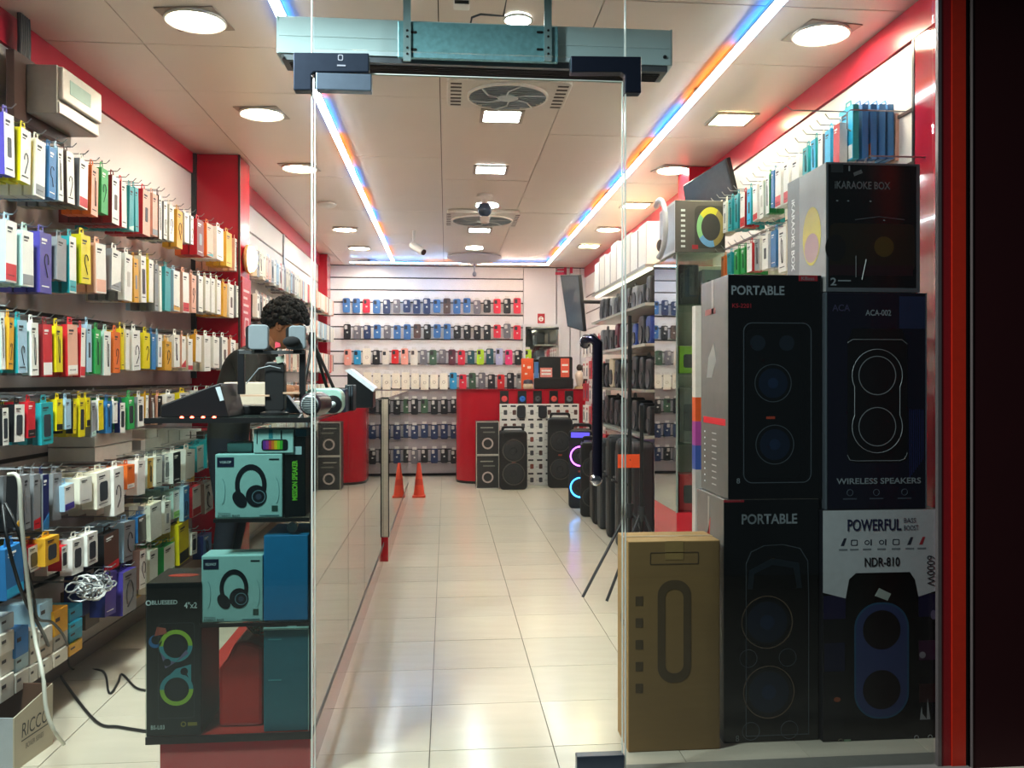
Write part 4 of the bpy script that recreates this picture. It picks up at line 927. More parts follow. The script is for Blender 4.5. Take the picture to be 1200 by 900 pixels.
part('microphone_print', MB().prism([F.p(1078, 845), F.p(1090, 845), F.p(1087, 820), F.p(1086, 845), F.p(1081, 838), F.p(1080, 830)], E0, .0004, M('#8a8e92', 0.4)), t)
part('person_print', MB().prism(circ(*F.p(1081, 769), .011, 14), E0 - .0002, .0004, M('#8a8690', 0.4)), t); part('person_print', MB().prism(circ(*F.p(1094, 722), .010, 12, ry=.016), E0 - .0002, .0004, M('#6a6280', 0.4)), t); part('person_print', MB().prism(circ(*F.p(981, 818), .012, 10, ry=.008), E0 - .0002, .0004, M('#8a4a30', 0.4)), t)

t, F = carton('speaker_carton', 'dark blue wireless speaker carton, middle of the stack beside the jamb', 'speaker carton', 967, 1086, 343, Yn, zN + .001, .32, M('#3a3f46', 0.4), M('#0c0a20', 0.25))
w, h = F.w, F.h; zA2 = zN + .002 + h
for x0, x1 in ((-w / 2, -w / 2 + .006), (w / 2 - .004, w / 2)): part('edge_print', MB().box(x0, x1, E0, .0004, 0, h, M('#5f6a74', 0.4)), t)
text('ACA', F.x(975), F.x(996), F.z(365), F.z(357), E0, t, M('#3c3a58', 0.4), .02); text('ACA-002', F.x(1014), F.x(1044), F.z(370), F.z(363), E0, t, PRT, .015)
part('hologram_print', MB().box(F.x(1054), F.x(1084), E0, .0004, F.z(385), F.z(347), M('#1e2c50', 0.3)), t)
for i in range(8): part('stripe_print', MB().box(F.x(1066 + i * 2.2), F.x(1066.8 + i * 2.2), E0, .0004, F.z(560 - i * 3), F.z(480), M('#16205a', 0.35)), t)
body = [F.p(u, v) for u, v in ((993, 538), (993, 402), (999, 385), (1056, 385), (1063, 402), (1063, 538), (1056, 542), (1000, 542))]
part('speaker_print', MB().prism(body, E0, .0004, M('#050508', 0.3)), t)
part('outline_print', MB().tube([(p[0], E0 - .0005, p[1]) for p in [F.p(993, 402), F.p(999, 398), F.p(1057, 398), F.p(1063, 403)]], .0012, M('#7a8288', 0.4), 4), t); part('outline_print', MB().tube([(p[0], E0 - .0005, p[1]) for p in [F.p(993, 533), F.p(996, 539), F.p(1004, 540), F.p(1054, 540), F.p(1060, 538), F.p(1063, 531)]], .0012, M('#7a8288', 0.4), 4), t)
fig8 = []; Rr = 32 * Yn / FPX
c1, c2_ = F.p(1028, 440), F.p(1028, 500)
for i in range(21): a = -.45 + i * (math.pi + .9) / 20; fig8.append((c1[0] + Rr * math.cos(a), c1[1] + Rr * math.sin(a)))
for i in range(21): a = math.pi - .45 + i * (math.pi + .9) / 20; fig8.append((c2_[0] + Rr * math.cos(a), c2_[1] + Rr * math.sin(a)))
part('figure_eight_print', MB().tube([(x, E0 - .0005, z) for x, z in fig8 + fig8[:1]], .0013, M('#8a9298', 0.4), 4), t)
for c_ in (c1, c2_):
    part('ring_print', MB().ring(circ(c_[0], c_[1], 24 * Yn / FPX, 32), circ(c_[0], c_[1], 23 * Yn / FPX, 32), E0 - .0006, E0, M('#8a9298', 0.4)), t); part('cone_print', MB().prism(circ(c_[0], c_[1], 22 * Yn / FPX, 32), E0 - .0004, E0, M('#08080c', 0.3)), t)
text('WIRELESS SPEAKERS', F.x(980), F.x(1079), F.z(567), F.z(560), E0, t, PRT, .02)
for u in (996, 1027, 1060): part('icon_print', MB().ring(circ(*F.p(u, 577), .011, 16), circ(*F.p(u, 577), .0095, 16), E0, .0004, M('#5f6a78', 0.4)), t); part('icon_caption', MB().box(F.x(u - 8), F.x(u + 8), E0, .0004, F.z(585), F.z(583.5), M('#4a5260', 0.4)), t)

t, F = carton('karaoke_carton', 'black karaoke speaker carton on top of the stack beside the jamb', 'speaker carton', 968, 1078, 191, Yn, zA2 + .001, .33, M('#8e8c8c', 0.3), M('#09090d', 0.22))
w, h = F.w, F.h
part('border_print', MB().ring([(-w / 2 + .0005, .0005), (w / 2 - .0005, .0005), (w / 2 - .0005, h - .0005), (-w / 2 + .0005, h - .0005)], [(-w / 2 + .007, .014), (w / 2 - .012, .014), (w / 2 - .012, h - .007), (-w / 2 + .007, h - .007)], E0, .0004, M('#5c646c', 0.35)), t)
text('iKARAOKE BOX', F.x(978), F.x(1043), F.z(222), F.z(213), E0, t, M('#6c7278', 0.5), .015)
part('logo_patch', MB().box(F.x(974), F.x(988), E0, .0004, F.z(203), F.z(193), M('#2c3438', 0.4)), t); part('price_sticker', MB().prism([F.p(1000, 203), F.p(1001, 207), F.p(1011, 203), F.p(1009, 199)], E0, .0004, M('#6c7074', 0.4)), t); part('star_print', MB().box(F.x(994.5), F.x(996), E0, .0004, F.z(201), F.z(195), PRT), t)
text('2', F.x(973), F.x(980), F.z(335), F.z(326), E0, t, PRT, .02); part('print_line', MB().box(F.x(982), F.x(997), E0, .0004, F.z(330), F.z(328.5), PRT), t)
part('speaker_print', MB().prism(rrect(F.x(972), F.x(1072), F.z(318), F.z(262), .02), -.0002, .0004, M('#1d180c', 0.35)), t); part('glow_print', MB().prism(circ(*F.p(1036, 289), .034, 24), E0, .0004, M('#4a3e12', 0.4)), t); part('base_print', MB().box(F.x(972), F.x(1070), E0 + .0002, .0004, F.z(323), F.z(311), M('#200a14', 0.4)), t)
part('cone_print', MB().prism([p for p in circ(*F.p(979, 291), .035, 24, ry=.045)], E0 - .0002, .0004, M('#0c0c0e', 0.4)), t); part('handle_print', MB().tube([(p[0], E0, p[1]) for p in (F.p(1002, 258), F.p(1030, 254), F.p(1060, 257))], .0016, LINE, 4), t)
part('microphone_print', MB().tube([(p[0], E0 - .0005, p[1]) for p in (F.p(1010, 328), F.p(1015, 304))], .0018, M('#7a7e82', 0.4), 4), t); part('microphone_print', MB().tube([(p[0], E0 - .0005, p[1]) for p in (F.p(1003, 325), F.p(1003, 300))], .0014, M('#4a4c50', 0.4), 4), t)
for u, v in ((981, 236), (994, 236), (1020, 236), (1036, 258)): part('spark_print', MB().prism(circ(*F.p(u, v), .0035, 8, ry=.002), E0, .0004, PRT), t)
sd = put('side_prints', None, t); sd.rotation_euler = (0, 0, -math.pi / 2); sd.location = (-w / 2, .165, 0)
part('dark_band', MB().box(-.165, -.06, E0 + .0004, .0004, 0, h, M('#5a5a5c', 0.3)), sd)
text('iKARAOKE BOX', -.128, -.098, .08, h - .06, E0, sd, M('#eceae8', 0.4), .02, rot90=False) if False else None
tx = put('vertical_lettering', None, sd)
tx.rotation_euler = (0, math.pi / 2, 0); tx.location = (0, 0, 0)
text('iKARAOKE BOX', -(h - .07), -.10, -.125, -.095, E0, tx, M('#eceae8', 0.4), .02)
part('disc_print', MB().prism(circ(.05, .20, .075, 28, ry=.10), E0, .0004, M('#d8c23a', 0.35)), sd); part('disc_print', MB().prism(circ(.05, .16, .06, 28, ry=.05), E0 - .0004, E0, M('#b58a8a', 0.35)), sd)

# ------------------------------------------------------------------ on the counter
def P3(u, v, Y): return Vector((Xat(u, Y), Y, Zat(v, u, Y)))
# wedge-shaped mixer with four red lights
Yw = 2.76
F = Face(190, 268, Yw, CTOP + .001)
t = thing('lamp_controller', 'black wedge-shaped console with four glowing red lights on the counter corner', 'console', (F.xc, Yw, CTOP + .001))
part('casing', MB().prism([(F.x(188), 0), (F.x(268), 0), (F.x(258), F.z(449)), (F.x(248), F.z(452)), (F.x(188), F.z(475))], 0, .22, M('#120e12', 0.4)), t, bevel=.004)
for u in (213, 225, 238, 251):
    part('red_light', MB().lathe([(.0, -.004), (.005, -.003), (.006, 0)], (F.x(u), 0, F.z(490)), M('#ff5038', 0.4, emit=14), 12, 'y'), t, 60)
part('price_tag', MB().prism([F.p(258, 470), F.p(262.5, 469), F.p(258, 453), F.p(252.5, 454)], E0 - .001, .0004, M('#c9d3da', 0.5)), t)
# flat black tray and cream box behind it
F = Face(262, 318, 2.98, CTOP + .001)
solid('black_tray', MB().prism(rrect(F.x(262), F.x(318), 0, .028, .01), 0, .16, M('#16161a', 0.5)), 'flat black tray lying on the counter between console and stand', 'tray', (F.xc, 2.98, CTOP + .001), bevel=.003)
F = Face(262, 320, 3.35, CTOP + .001)
solid('cream_box', MB().box(F.x(262), F.x(318), 0, .18, 0, F.z(448), M('#cdb9a4', 0.6)), 'large cream box on the counter behind the black stand', 'box', (F.xc, 3.35, CTOP + .001), bevel=.004)
# black stand with two grey pads
Ys = 2.93; F = Face(280, 358, Ys, CTOP + .001)
t = thing('desk_stand', 'black desk stand with two grey rounded light pads on its arms', 'stand', (F.xc, Ys, CTOP + .001))
part('base', MB().lathe([(.0, 0), (.045, 0), (.045, .008), (.02, .014), (.0, .014)], (F.x(322), 0, 0), BLACK, 24, 'z'), t, 40)
part('column', MB().prism(rrect(F.x(311), F.x(334), .012, F.z(424), .012), -.012, .03, M('#0c0c0f', 0.5)), t, bevel=.004)
part('crossbar', MB().box(F.x(281), F.x(358), -.012, .002, F.z(415), F.z(411), STEEL), t)
for x0, x1, zb in ((279, 287, 462), (351, 358, 470)):
    part('upright', MB().box(F.x(x0), F.x(x1), -.010, .012, F.z(zb), F.z(410), M('#101014', 0.4)), t, bevel=.002)
for x0, x1, v in ((283, 317, 463), (333, 352, 460)): part('tray_lip', MB().box(F.x(x0), F.x(x1), -.02, .03, F.z(v + 1.5), F.z(v - .5), M('#c9a48a', 0.4)), t)
for x0, x1, v0, v1 in ((293, 316, 381, 410), (340, 359.5, 382, 410)):
    pd = part('light_pad', MB().prism(rrect(F.x(x0), F.x(x1), F.z(v1), F.z(v0), .012), -.028, -.004, M('#7c858c', 0.6)), t, bevel=.003, label='grey rounded light pad')
    part('pad_housing', MB().prism(rrect(F.x(x0 - 5), F.x(x1 - 8), F.z(v1 - 1), F.z(v0 + 1), .01), -.003, .012, BLACK), pd)
    part('clamp', MB().box(F.x((x0 + x1) / 2 - 5), F.x((x0 + x1) / 2 + 5), -.02, .0, F.z(v1 + 4), F.z(v1), BLACK), pd)
part('cable', MB().tube([(F.x(290), -.02, F.z(450)), (F.x(305), -.022, F.z(432)), (F.x(318), -.022, F.z(429)), (F.x(330), -.02, F.z(432))], .002, M('#7f868c', 0.4), 5), t)
part('note', MB().prism([F.p(324, 419), F.p(334, 416), F.p(334, 424), F.p(326, 426)], -.016, -.013, M('#9aa594', 0.5)), t, label='small grey-green paper tag')
t = thing('foam_microphone', 'black foam microphone lying across the stand between the grey pads', 'microphone', (F.x(344) + F.xc, Ys - .036, CTOP + .001 + F.z(401)))
part('foam', MB().ball((0, 0, 0), .028, .018, .018, M('#0d0d11', 0.9)), t, 60); part('pink_tag', MB().prism([(-.052, -.02), (-.034, -.016), (-.036, -.004), (-.05, .0)], -.004, .0, M('#d8485a', 0.5)), t)
# round barrel speaker
Yr = 2.82; c = P3(366, 477, Yr)
t = thing('round_speaker', 'round barrel speaker with silver grille on the counter corner', 'speaker', (c.x, c.y, CTOP + .0385), -.25)
part('body', MB().lathe([(.030, -.02), (.042, -.015), (.046, 0), (.046, .05), (.040, .075), (.0, .078)], (0, 0, 0), M('#3a2026', 0.35), 32, 'y'), t, 40) if False else part('body', MB().lathe([(.028, -.02), (.035, -.015), (.0375, 0), (.0375, .06), (.033, .08), (.0, .083)], (0, 0, 0), M('#33202a', 0.3), 32, 'y'), t, 40)
part('grille', MB().lathe([(.0, -.026), (.02, -.025), (.0285, -.021)], (0, 0, 0), M('#b9c2c4', 0.4, 0.3), 28, 'y'), t, 60)
b = MB()
for i in range(7): zz_ = -.021 + i * .007; hw = math.sqrt(max(.026 ** 2 - zz_ ** 2, 0)); b.box(-hw, hw, -.0275, -.024, zz_ - .0009, zz_ + .0009, DARK)
part('grille_slots', b, t)['kind'] = 'stuff'
# mint speaker with dark driver
Ym = 2.96; F = Face(358, 402, Ym, CTOP + .001)
t = thing('mint_speaker', 'pale mint rounded speaker with a black driver on the counter', 'speaker', (F.xc, Ym, CTOP + .001))
part('casing', MB().prism(rrect(F.x(356), F.x(401), 0, F.z(455), .03, 8), 0, .09, M('#a9cfc2', 0.35)), t, bevel=.006)
part('driver', MB().lathe([(.0, -.004), (.012, -.003), (.014, -.006), (.028, -.004), (.030, 0)], (F.x(390), 0, F.z(474)), BLACK, 28, 'y'), t, 40); part('dust_cap', MB().lathe([(.0, -.009), (.009, -.007), (.011, -.003)], (F.x(390), 0, F.z(474)), M('#cfd6d4', 0.3), 18, 'y'), t, 60)
F = Face(399, 412, 3.12, CTOP + .001)
solid('dark_blue_box', MB().box(F.x(397), F.x(405), 0, .1, 0, F.z(456), M('#1f2b44', 0.4)), 'dark blue box standing behind the mint speaker', 'box', (F.xc, 3.12, CTOP + .001), bevel=.003)
F = Face(404, 413, 3.24, CTOP + .001)
b = MB().box(F.x(404), F.x(414), 0, .1, 0, F.z(451), M('#22262a', 0.4))
o = solid('grey_case', b, 'dark grey ribbed case between the mint speaker and the tablet stand', 'case', (F.xc, 3.24, CTOP + .001), bevel=.003)
for u in (406, 409, 412): part('rib', MB().box(F.x(u), F.x(u + .8), -.003, .0, .004, F.z(453), M('#55606a', 0.4)), o)
# tablet stand
Yt = 3.55; F = Face(405, 438, Yt, CTOP + .001)
t = thing('tablet_stand', 'black wedge tablet stand with its lit screen edge facing the back', 'tablet stand', (F.xc, Yt, CTOP + .001))
part('wedge', MB().prism([F.p(405, 472), F.p(437, 470), F.p(437, 458), F.p(407, 436), F.p(404, 437)][::-1] if False else [(F.x(407), 0), (F.x(437), 0), (F.x(437), F.z(459)), (F.x(407), F.z(436))], 0, .14, M('#101114', 0.35)), t, bevel=.003)
part('screen_edge', MB().prism([F.p(404, 434), F.p(411, 432.5), F.p(440, 455), F.p(437, 459)], -.003, .145, M('#e8eaf4', 0.3)), t)
# small tripod behind
Yq = 3.75; ap = P3(366, 398, Yq)
t = thing('desk_tripod', 'small black tripod standing on the counter behind the speakers', 'tripod', (ap.x, Yq, CTOP))
for u, dy in ((357, -.10), (399, .02), (384, .14)):
    part('leg', MB().tube([(0, 0, ap.z - CTOP), (Xat(u, Yq) - ap.x, dy, .006)], .007, BLACK, 7), t, 60)
part('head', MB().lathe([(.015, -.02), (.02, 0), (.012, .03)], (0, 0, ap.z - CTOP), BLACK, 12, 'z'), t, 40)
# papers / phone near the hand
F = Face(322, 352, 3.9, CTOP + .001)
b = MB(); b.x = Matrix.Rotation(.15, 4, 'Z'); b.box(-.05, .12, -.1, .1, 0, .012, M('#d9d2c8', 0.6)); solid('notepad', b, 'pale notepad lying under the shop assistant\'s hand'.replace("'s", ''), 'notepad', (F.xc + .02, 4.15, CTOP + .001))
F = Face(330, 348, 3.05, CTOP + .001)
b = MB().prism([(0, 0), (.055, 0), (.01, .06), (.0, .062)], 0, .05, M('#3e4c58', 0.35)); solid('card_reader', b, 'slanted grey card reader beside the round speaker', 'card reader', (Xat(333, 3.05), 3.05, CTOP + .001), bevel=.003)

# ------------------------------------------------------------------ the shop assistant
def grow(nodes, edges, root, sub=2):
    me = bpy.data.meshes.new('body'); me.from_pydata([n[0] for n in nodes], edges, [])
    ob = bpy.data.objects.new('body_tmp', me); COL.objects.link(ob)
    sk = ob.modifiers.new('skin', 'SKIN'); sk.use_smooth_shade = True
    for i, n in enumerate(nodes):
        r = n[1]; me.skin_vertices[0].data[i].radius = r if isinstance(r, tuple) else (r, r); me.skin_vertices[0].data[i].use_root = (i == root)
    sb = ob.modifiers.new('sub', 'SUBSURF'); sb.levels = sub; sb.render_levels = sub
    dg = bpy.context.evaluated_depsgraph_get(); out = bpy.data.meshes.new_from_object(ob.evaluated_get(dg)); bpy.data.objects.remove(ob)
    return out
HX, HY, HZ = -.865, 4.85, 1.478
N = []; Eg = []
def nd(p, r, par=None):
    N.append((p, r))
    if par is not None: Eg.append((par, len(N) - 1))
    return len(N) - 1
pel = nd((-1.16, HY, .93), (.14, .115)); bel = nd((-1.14, HY, 1.04), (.15, .115), pel); ch = nd((-1.08, HY, 1.20), (.16, .125), bel); sh = nd((-1.02, HY, 1.32), (.12, .10), ch); nk = nd((-.955, HY, 1.385), .062, sh); hb = nd((-.905, HY, 1.425), .062, nk)
for sy in (-1, 1):
    hip = nd((-1.16, HY + sy * .10, .86), .095, pel); kn = nd((-1.13, HY + sy * .11, .48), .062, hip); an = nd((-1.19, HY + sy * .12, .10), .042, kn); nd((-1.08, HY + sy * .13, .045), .04, an)
fingers = []
for sy, hx, hy, hz in ((-1, -.775, HY - .14, CTOP + .045), (1, -.78, HY + .13, CTOP + .045)):
    s1 = nd((-1.02, HY + sy * .17, 1.30), .075, sh); el = nd((-1.00, HY + sy * .24, 1.105), .052, s1); wr_ = nd((hx - .10, hy + sy * .02, hz + .012), .031, el); pm1 = nd((hx - .045, hy, hz), (.036, .018), wr_); pm2 = nd((hx - .005, hy, hz - .004), (.040, .015), pm1)
    fingers.append((pm1, pm2, hx, hy, hz, sy))
body = grow(N, Eg, pel, 2)
SKIN = M('#a8714f', 0.5, scale=12); JACK = M('#24221f', 0.8, scale=30); TROU = M('#1d2230', 0.85); SHOE = M('#141414', 0.5); HAIR = M('#0d0a09', 0.85, grain=.2, scale=120, bump=.6)
for m in (JACK, SKIN, TROU, SHOE): body.materials.append(m)
for pl in body.polygons:
    c = pl.center
    if c.x > -.905 and c.z < 1.2: pl.material_index = 1
    elif c.x > -.962 and c.z > 1.36: pl.material_index = 1
    elif c.z < .13: pl.material_index = 3
    elif c.z < .90: pl.material_index = 2
# head, face, hands merged into the same mesh
hb_ = MB(); tilt = Matrix.Translation((HX, HY, HZ)) @ Matrix.Rotation(.42, 4, 'Y')
hb_.x = tilt
def headpt(a, t):
    # a round the vertical axis (0 = face, +X), t from chin (-1) to crown (1)
    z = .125 * t; w = math.sqrt(max(1 - t * t, 0)); fx = .098; fy = .076
    if t < 0: fy *= 1 + .12 * t; fx *= 1 + .02 * t
    x = fx * w * math.cos(a); y = fy * w * math.sin(a)
    if math.cos(a) > .5 and t < .15: x += .008 * (math.cos(a) - .5) * 2
    if math.cos(a) < 0 and t < -.1: x *= 1 + .45 * (t + .1)
    return (x, y, z)
rows, cols_ = 18, 28; vs = []; fs = []
for i in range(rows + 1):
    for j in range(cols_): vs.append(headpt(2 * math.pi * j / cols_, -.995 + 1.99 * i / rows))
for i in range(rows):
    for j in range(cols_): j2 = (j + 1) % cols_; fs.append((i * cols_ + j, i * cols_ + j2, (i + 1) * cols_ + j2, (i + 1) * cols_ + j))
hb_.add(vs, fs + [tuple(range(cols_ - 1, -1, -1)), tuple(range(rows * cols_, (rows + 1) * cols_))], SKIN)
hb_.add([(.098, -.016, -.030), (.098, .016, -.030), (.128, 0, -.028), (.102, -.008, .03), (.102, .008, .03), (.112, 0, .0)], [(0, 2, 1), (0, 5, 2), (1, 2, 5), (0, 3, 5), (1, 5, 4), (3, 4, 5)], SKIN)
for sy in (-1, 1):
    hb_.ball((.086, sy * .031, .018), .012, .014, .009, M('#e8e0d8', 0.3), 10, 6); hb_.ball((.095, sy * .031, .018), .005, .006, .006, M('#1a1008', 0.2), 8, 6)
    hb_.tube([(.099, sy * .016, .036), (.096, sy * .032, .041), (.084, sy * .048, .036)], .005, HAIR, 5)
    hb_.tube([(-.004 + .020 * math.cos(a), sy * .078, .0 + .032 * math.sin(a)) for a in [i * .7 for i in range(10)]], .006, SKIN, 6); hb_.ball((-.004, sy * .074, 0), .016, .008, .026, SKIN, 10, 6)
hb_.tube([(.098, -.022, -.062), (.104, 0, -.060), (.098, .022, -.062)], .006, M('#8a4a40', 0.5), 6); hb_.tube([(.096, -.020, -.069), (.102, 0, -.070), (.096, .020, -.069)], .006, M('#94544a', 0.5), 6)
hb_.x = None
for pm1, pm2, hx, hy, hz, sy in fingers:
    for k in range(4):
        oy = (-.026 + k * .0175); L = (.062, .072, .068, .054)[k]
        hb_.tube([(hx - .012, hy + oy, hz - .002), (hx + L * .45, hy + oy * 1.15, hz + .002), (hx + L * .8, hy + oy * 1.2, hz - .016), (hx + L, hy + oy * 1.2, hz - .030)], [.0092, .0085, .0078, .006], SKIN, 8)
    hb_.tube([(hx - .055, hy - sy * .022, hz - .002), (hx - .02, hy - sy * .048, hz - .006), (hx + .012, hy - sy * .052, hz - .018)], [.0115, .0098, .0075], SKIN, 8)
extra = hb_.mesh('head', 60)
bm = bmesh.new(); bm.from_mesh(body); nb = len(bm.faces); off = len(body.materials)
for m in extra.materials: body.materials.append(m)
bm.from_mesh(extra); bm.faces.ensure_lookup_table()
for i in range(nb, len(bm.faces)): bm.faces[i].material_index += off
bm.to_mesh(body); bm.free(); bpy.data.meshes.remove(extra)
person = put('person', body); tag(person, 'person with curly black hair in a dark jacket, leaning over the glass counter looking down', 'person')
# hair: cap with curls
b = MB(); b.x = tilt; rnd = random.Random(11)
vs = []; fs = []
for i in range(11):
    for j in range(cols_):
        a = 2 * math.pi * j / cols_; lo = .30 if math.cos(a) > .35 else (-.35 if math.cos(a) < -.3 else .02); t_ = lo + (.998 - lo) * i / 10; p = headpt(a, t_); q = 1.13 + .05 * rnd.random(); vs.append((p[0] * q - .006, p[1] * q, p[2] * 1.08 + .006 + .012 * (t_ > .2)))
for i in range(10):
    for j in range(cols_): j2 = (j + 1) % cols_; fs.append((i * cols_ + j, i * cols_ + j2, (i + 1) * cols_ + j2, (i + 1) * cols_ + j))
b.add(vs, fs + [tuple(range(cols_ - 1, -1, -1)), tuple(range(10 * cols_, 11 * cols_))], HAIR)
for k in range(330):
    a = rnd.uniform(0, 2 * math.pi); lo = .32 if math.cos(a) > .35 else (-.3 if math.cos(a) < -.3 else .1); p = headpt(a, rnd.uniform(lo, .97)); q = 1.22; r = rnd.uniform(.009, .016)
    b.ball((p[0] * q - .006, p[1] * q, p[2] * 1.12 + .016), r, r, r, HAIR, 6, 4)
part('hair', b, person, 80)
b = MB(); b.x = tilt
b.tube([(.088, -.055, .022), (.03, -.082, .026), (-.006, -.082, .022)], .0025, M('#b9bcc0', 0.3, 0.8), 5); b.tube([(.088, .055, .022), (.03, .082, .026), (-.006, .082, .022)], .0025, M('#b9bcc0', 0.3, 0.8), 5); part('spectacles', b, person)
b = MB().lathe([(.078, 0), (.072, .035), (.078, .036), (.086, 0)], (0, 0, 0), JACK, 20, 'z', False); part('collar', b, person, 50, loc=(-.975, HY, 1.352), rot=(0, .75, 0))

# ------------------------------------------------------------------ back counter with its goods
RY = 10.06; RZT = Zat(456, 600, RY)
rx0, rx1 = Xat(535, RY), Xat(686, RY)
t = thing('cash_counter', 'red lacquered cash counter with a rounded end at the back of the shop', 'counter', (0, 0, 0))
rr = .28; poly = [(rx1, RY), (rx1, RY + .55), (rx0 + .0, RY + .55)] + [(rx0 + rr - rr * math.cos(a), RY + rr - rr * math.sin(a)) for a in [i * math.pi / 20 for i in range(0, 11)]]
b = MB(); b.x = Matrix(((1, 0, 0, 0), (0, 0, 1, 0), (0, 1, 0, 0), (0, 0, 0, 1))); b.prism(poly, .03, RZT - .02, M('#b01828', 0.25, scale=5)); part('body', b, t, 50)
b = MB(); b.x = Matrix(((1, 0, 0, 0), (0, 0, 1, 0), (0, 1, 0, 0), (0, 0, 0, 1))); b.prism([(x + (.02 if x > 1 else -.01), y - .015) for x, y in poly], RZT - .02, RZT, M('#8a1420', 0.15)); part('top', b, t, 50)
b = MB(); b.x = Matrix(((1, 0, 0, 0), (0, 0, 1, 0), (0, 1, 0, 0), (0, 0, 0, 1))); b.prism([(x, y + .01) for x, y in poly], 0, .03, BLACK); part('toe_kick', b, t, 50)
# five packs on its front
for k, (u, c_, nm) in enumerate(((591, '#c8454a', 'coral'), (612, '#2a6fc8', 'blue'), (630, '#3c4246', 'charcoal'), (649, '#c84a44', 'coral red'), (667, '#5b6468', 'grey'))):
    F = Face(u - 5, u + 5, RY - .022, Zat(474, u, RY)); h = F.z(458)
    o = solid('round_speaker_pack', MB().box(-.048, .048, 0, .018, 0, h, M('#141416', 0.4)), f'black pack with a {nm} ring speaker hanging on the red cash counter front', 'speaker pack', (F.xc, RY - .022, F.z0), group='speaker packs on the cash counter front')
    part('speaker', MB().lathe([(.032, -.001), (.034, -.016), (.018, -.018), (.014, -.006), (.0, -.006)], (0, 0, h * .42), M(c_, 0.4), 18, 'y'), o, 40)
# stacked white boxes
WBX = M('#ebe8e4', 0.45)
Yb = 9.90; bw = .097; bh = .150
rowsn = 7
for r in range(rowsn):
    for k in range(9):
        x = Xat(586, Yb) + bw * (k + .5) + .002 * k
        if r * (bh + .002) + bh > Zat(474, 620, Yb) + .02: continue
        lab = f'small white boxed speaker, {ORD[k]} column and {ORD[r]} layer of the stack before the cash counter'
        o = solid('small_speaker_box', MB().box(-bw / 2, bw / 2, 0, .10, 0, bh, WBX), lab, 'speaker box', (x, Yb, r * (bh + .0015)), group='white boxed speakers before the cash counter')
        part('device_print', MB().prism(rrect(-.008, .032, .03, .085, .01), E0, .0004, M(random.choice(['#5a3a34', '#3d3f44', '#8a4438', '#4a4a50']), 0.4)), o)
        part('logo_print', MB().box(-.03, .03, E0, .0004, .118, .138, M('#33363a', 0.4)), o); part('print_line', MB().box(-.044, -.012, E0, .0004, .05, .055, M('#8f8f92', 0.4)), o)
F = Face(609, 618, Yb - .03, Zat(491, 613, Yb))
for u0, u1, v0, v1, nm in ((606, 616, 475, 490, 'dark pouch speaker hanging in front of the white boxes, nearer the round counter end'), (631, 641, 475, 490, 'dark pouch speaker hanging in front of the white boxes, nearer the ring-lit speakers')):
    F = Face(u0, u1, Yb - .025, Zat(v1, u0, Yb)); solid('pouch_speaker', MB().prism(rrect(F.x(u0), F.x(u1), 0, F.z(v0), .03), 0, .022, M('#1b2028', 0.5)), nm, 'speaker', (F.xc, Yb - .025, F.z0), bevel=.004)
# two small black cartons
for k, (v0, v1, nm) in enumerate(((494, 533, 'upper black carton with printed ring beside the red round counter end'), (533, 572, 'lower black carton with printed ring on the floor beside the red counter end'))):
    Y = 9.62; z0 = 0.0 if k else Zat(533, 570, Y)
    t, F = carton('ring_carton', nm, 'speaker carton', 558, 585, v0, Y, z0 if k == 0 else 0.0, .25, M('#2c2c2e', 0.4), h=None if k == 0 else Zat(533.4, 570, Y), group='black ring cartons by the cash counter')
    w, h = F.w, F.h
    part('border_print', MB().ring([(-w / 2 + .001, .001), (w / 2 - .001, .001), (w / 2 - .001, h - .001), (-w / 2 + .001, h - .001)], [(-w / 2 + .008, .008), (w / 2 - .008, .008), (w / 2 - .008, h - .008), (-w / 2 + .008, h - .008)], E0, .0004, M('#c9c5ba', 0.4)), t)
    part('ring_print', MB().ring(circ(0, h * .34, .062, 24), circ(0, h * .34, .045, 24), E0, .0004, M('#b9a8a4', 0.4)), t); part('print_line', MB().box(-.08, .06, E0, .0004, h * .80, h * .83, M('#9a9a90', 0.4)), t); part('print_line', MB().box(-.05, .08, E0, .0004, h * .66, h * .70, M('#6a6a64', 0.4)), t)
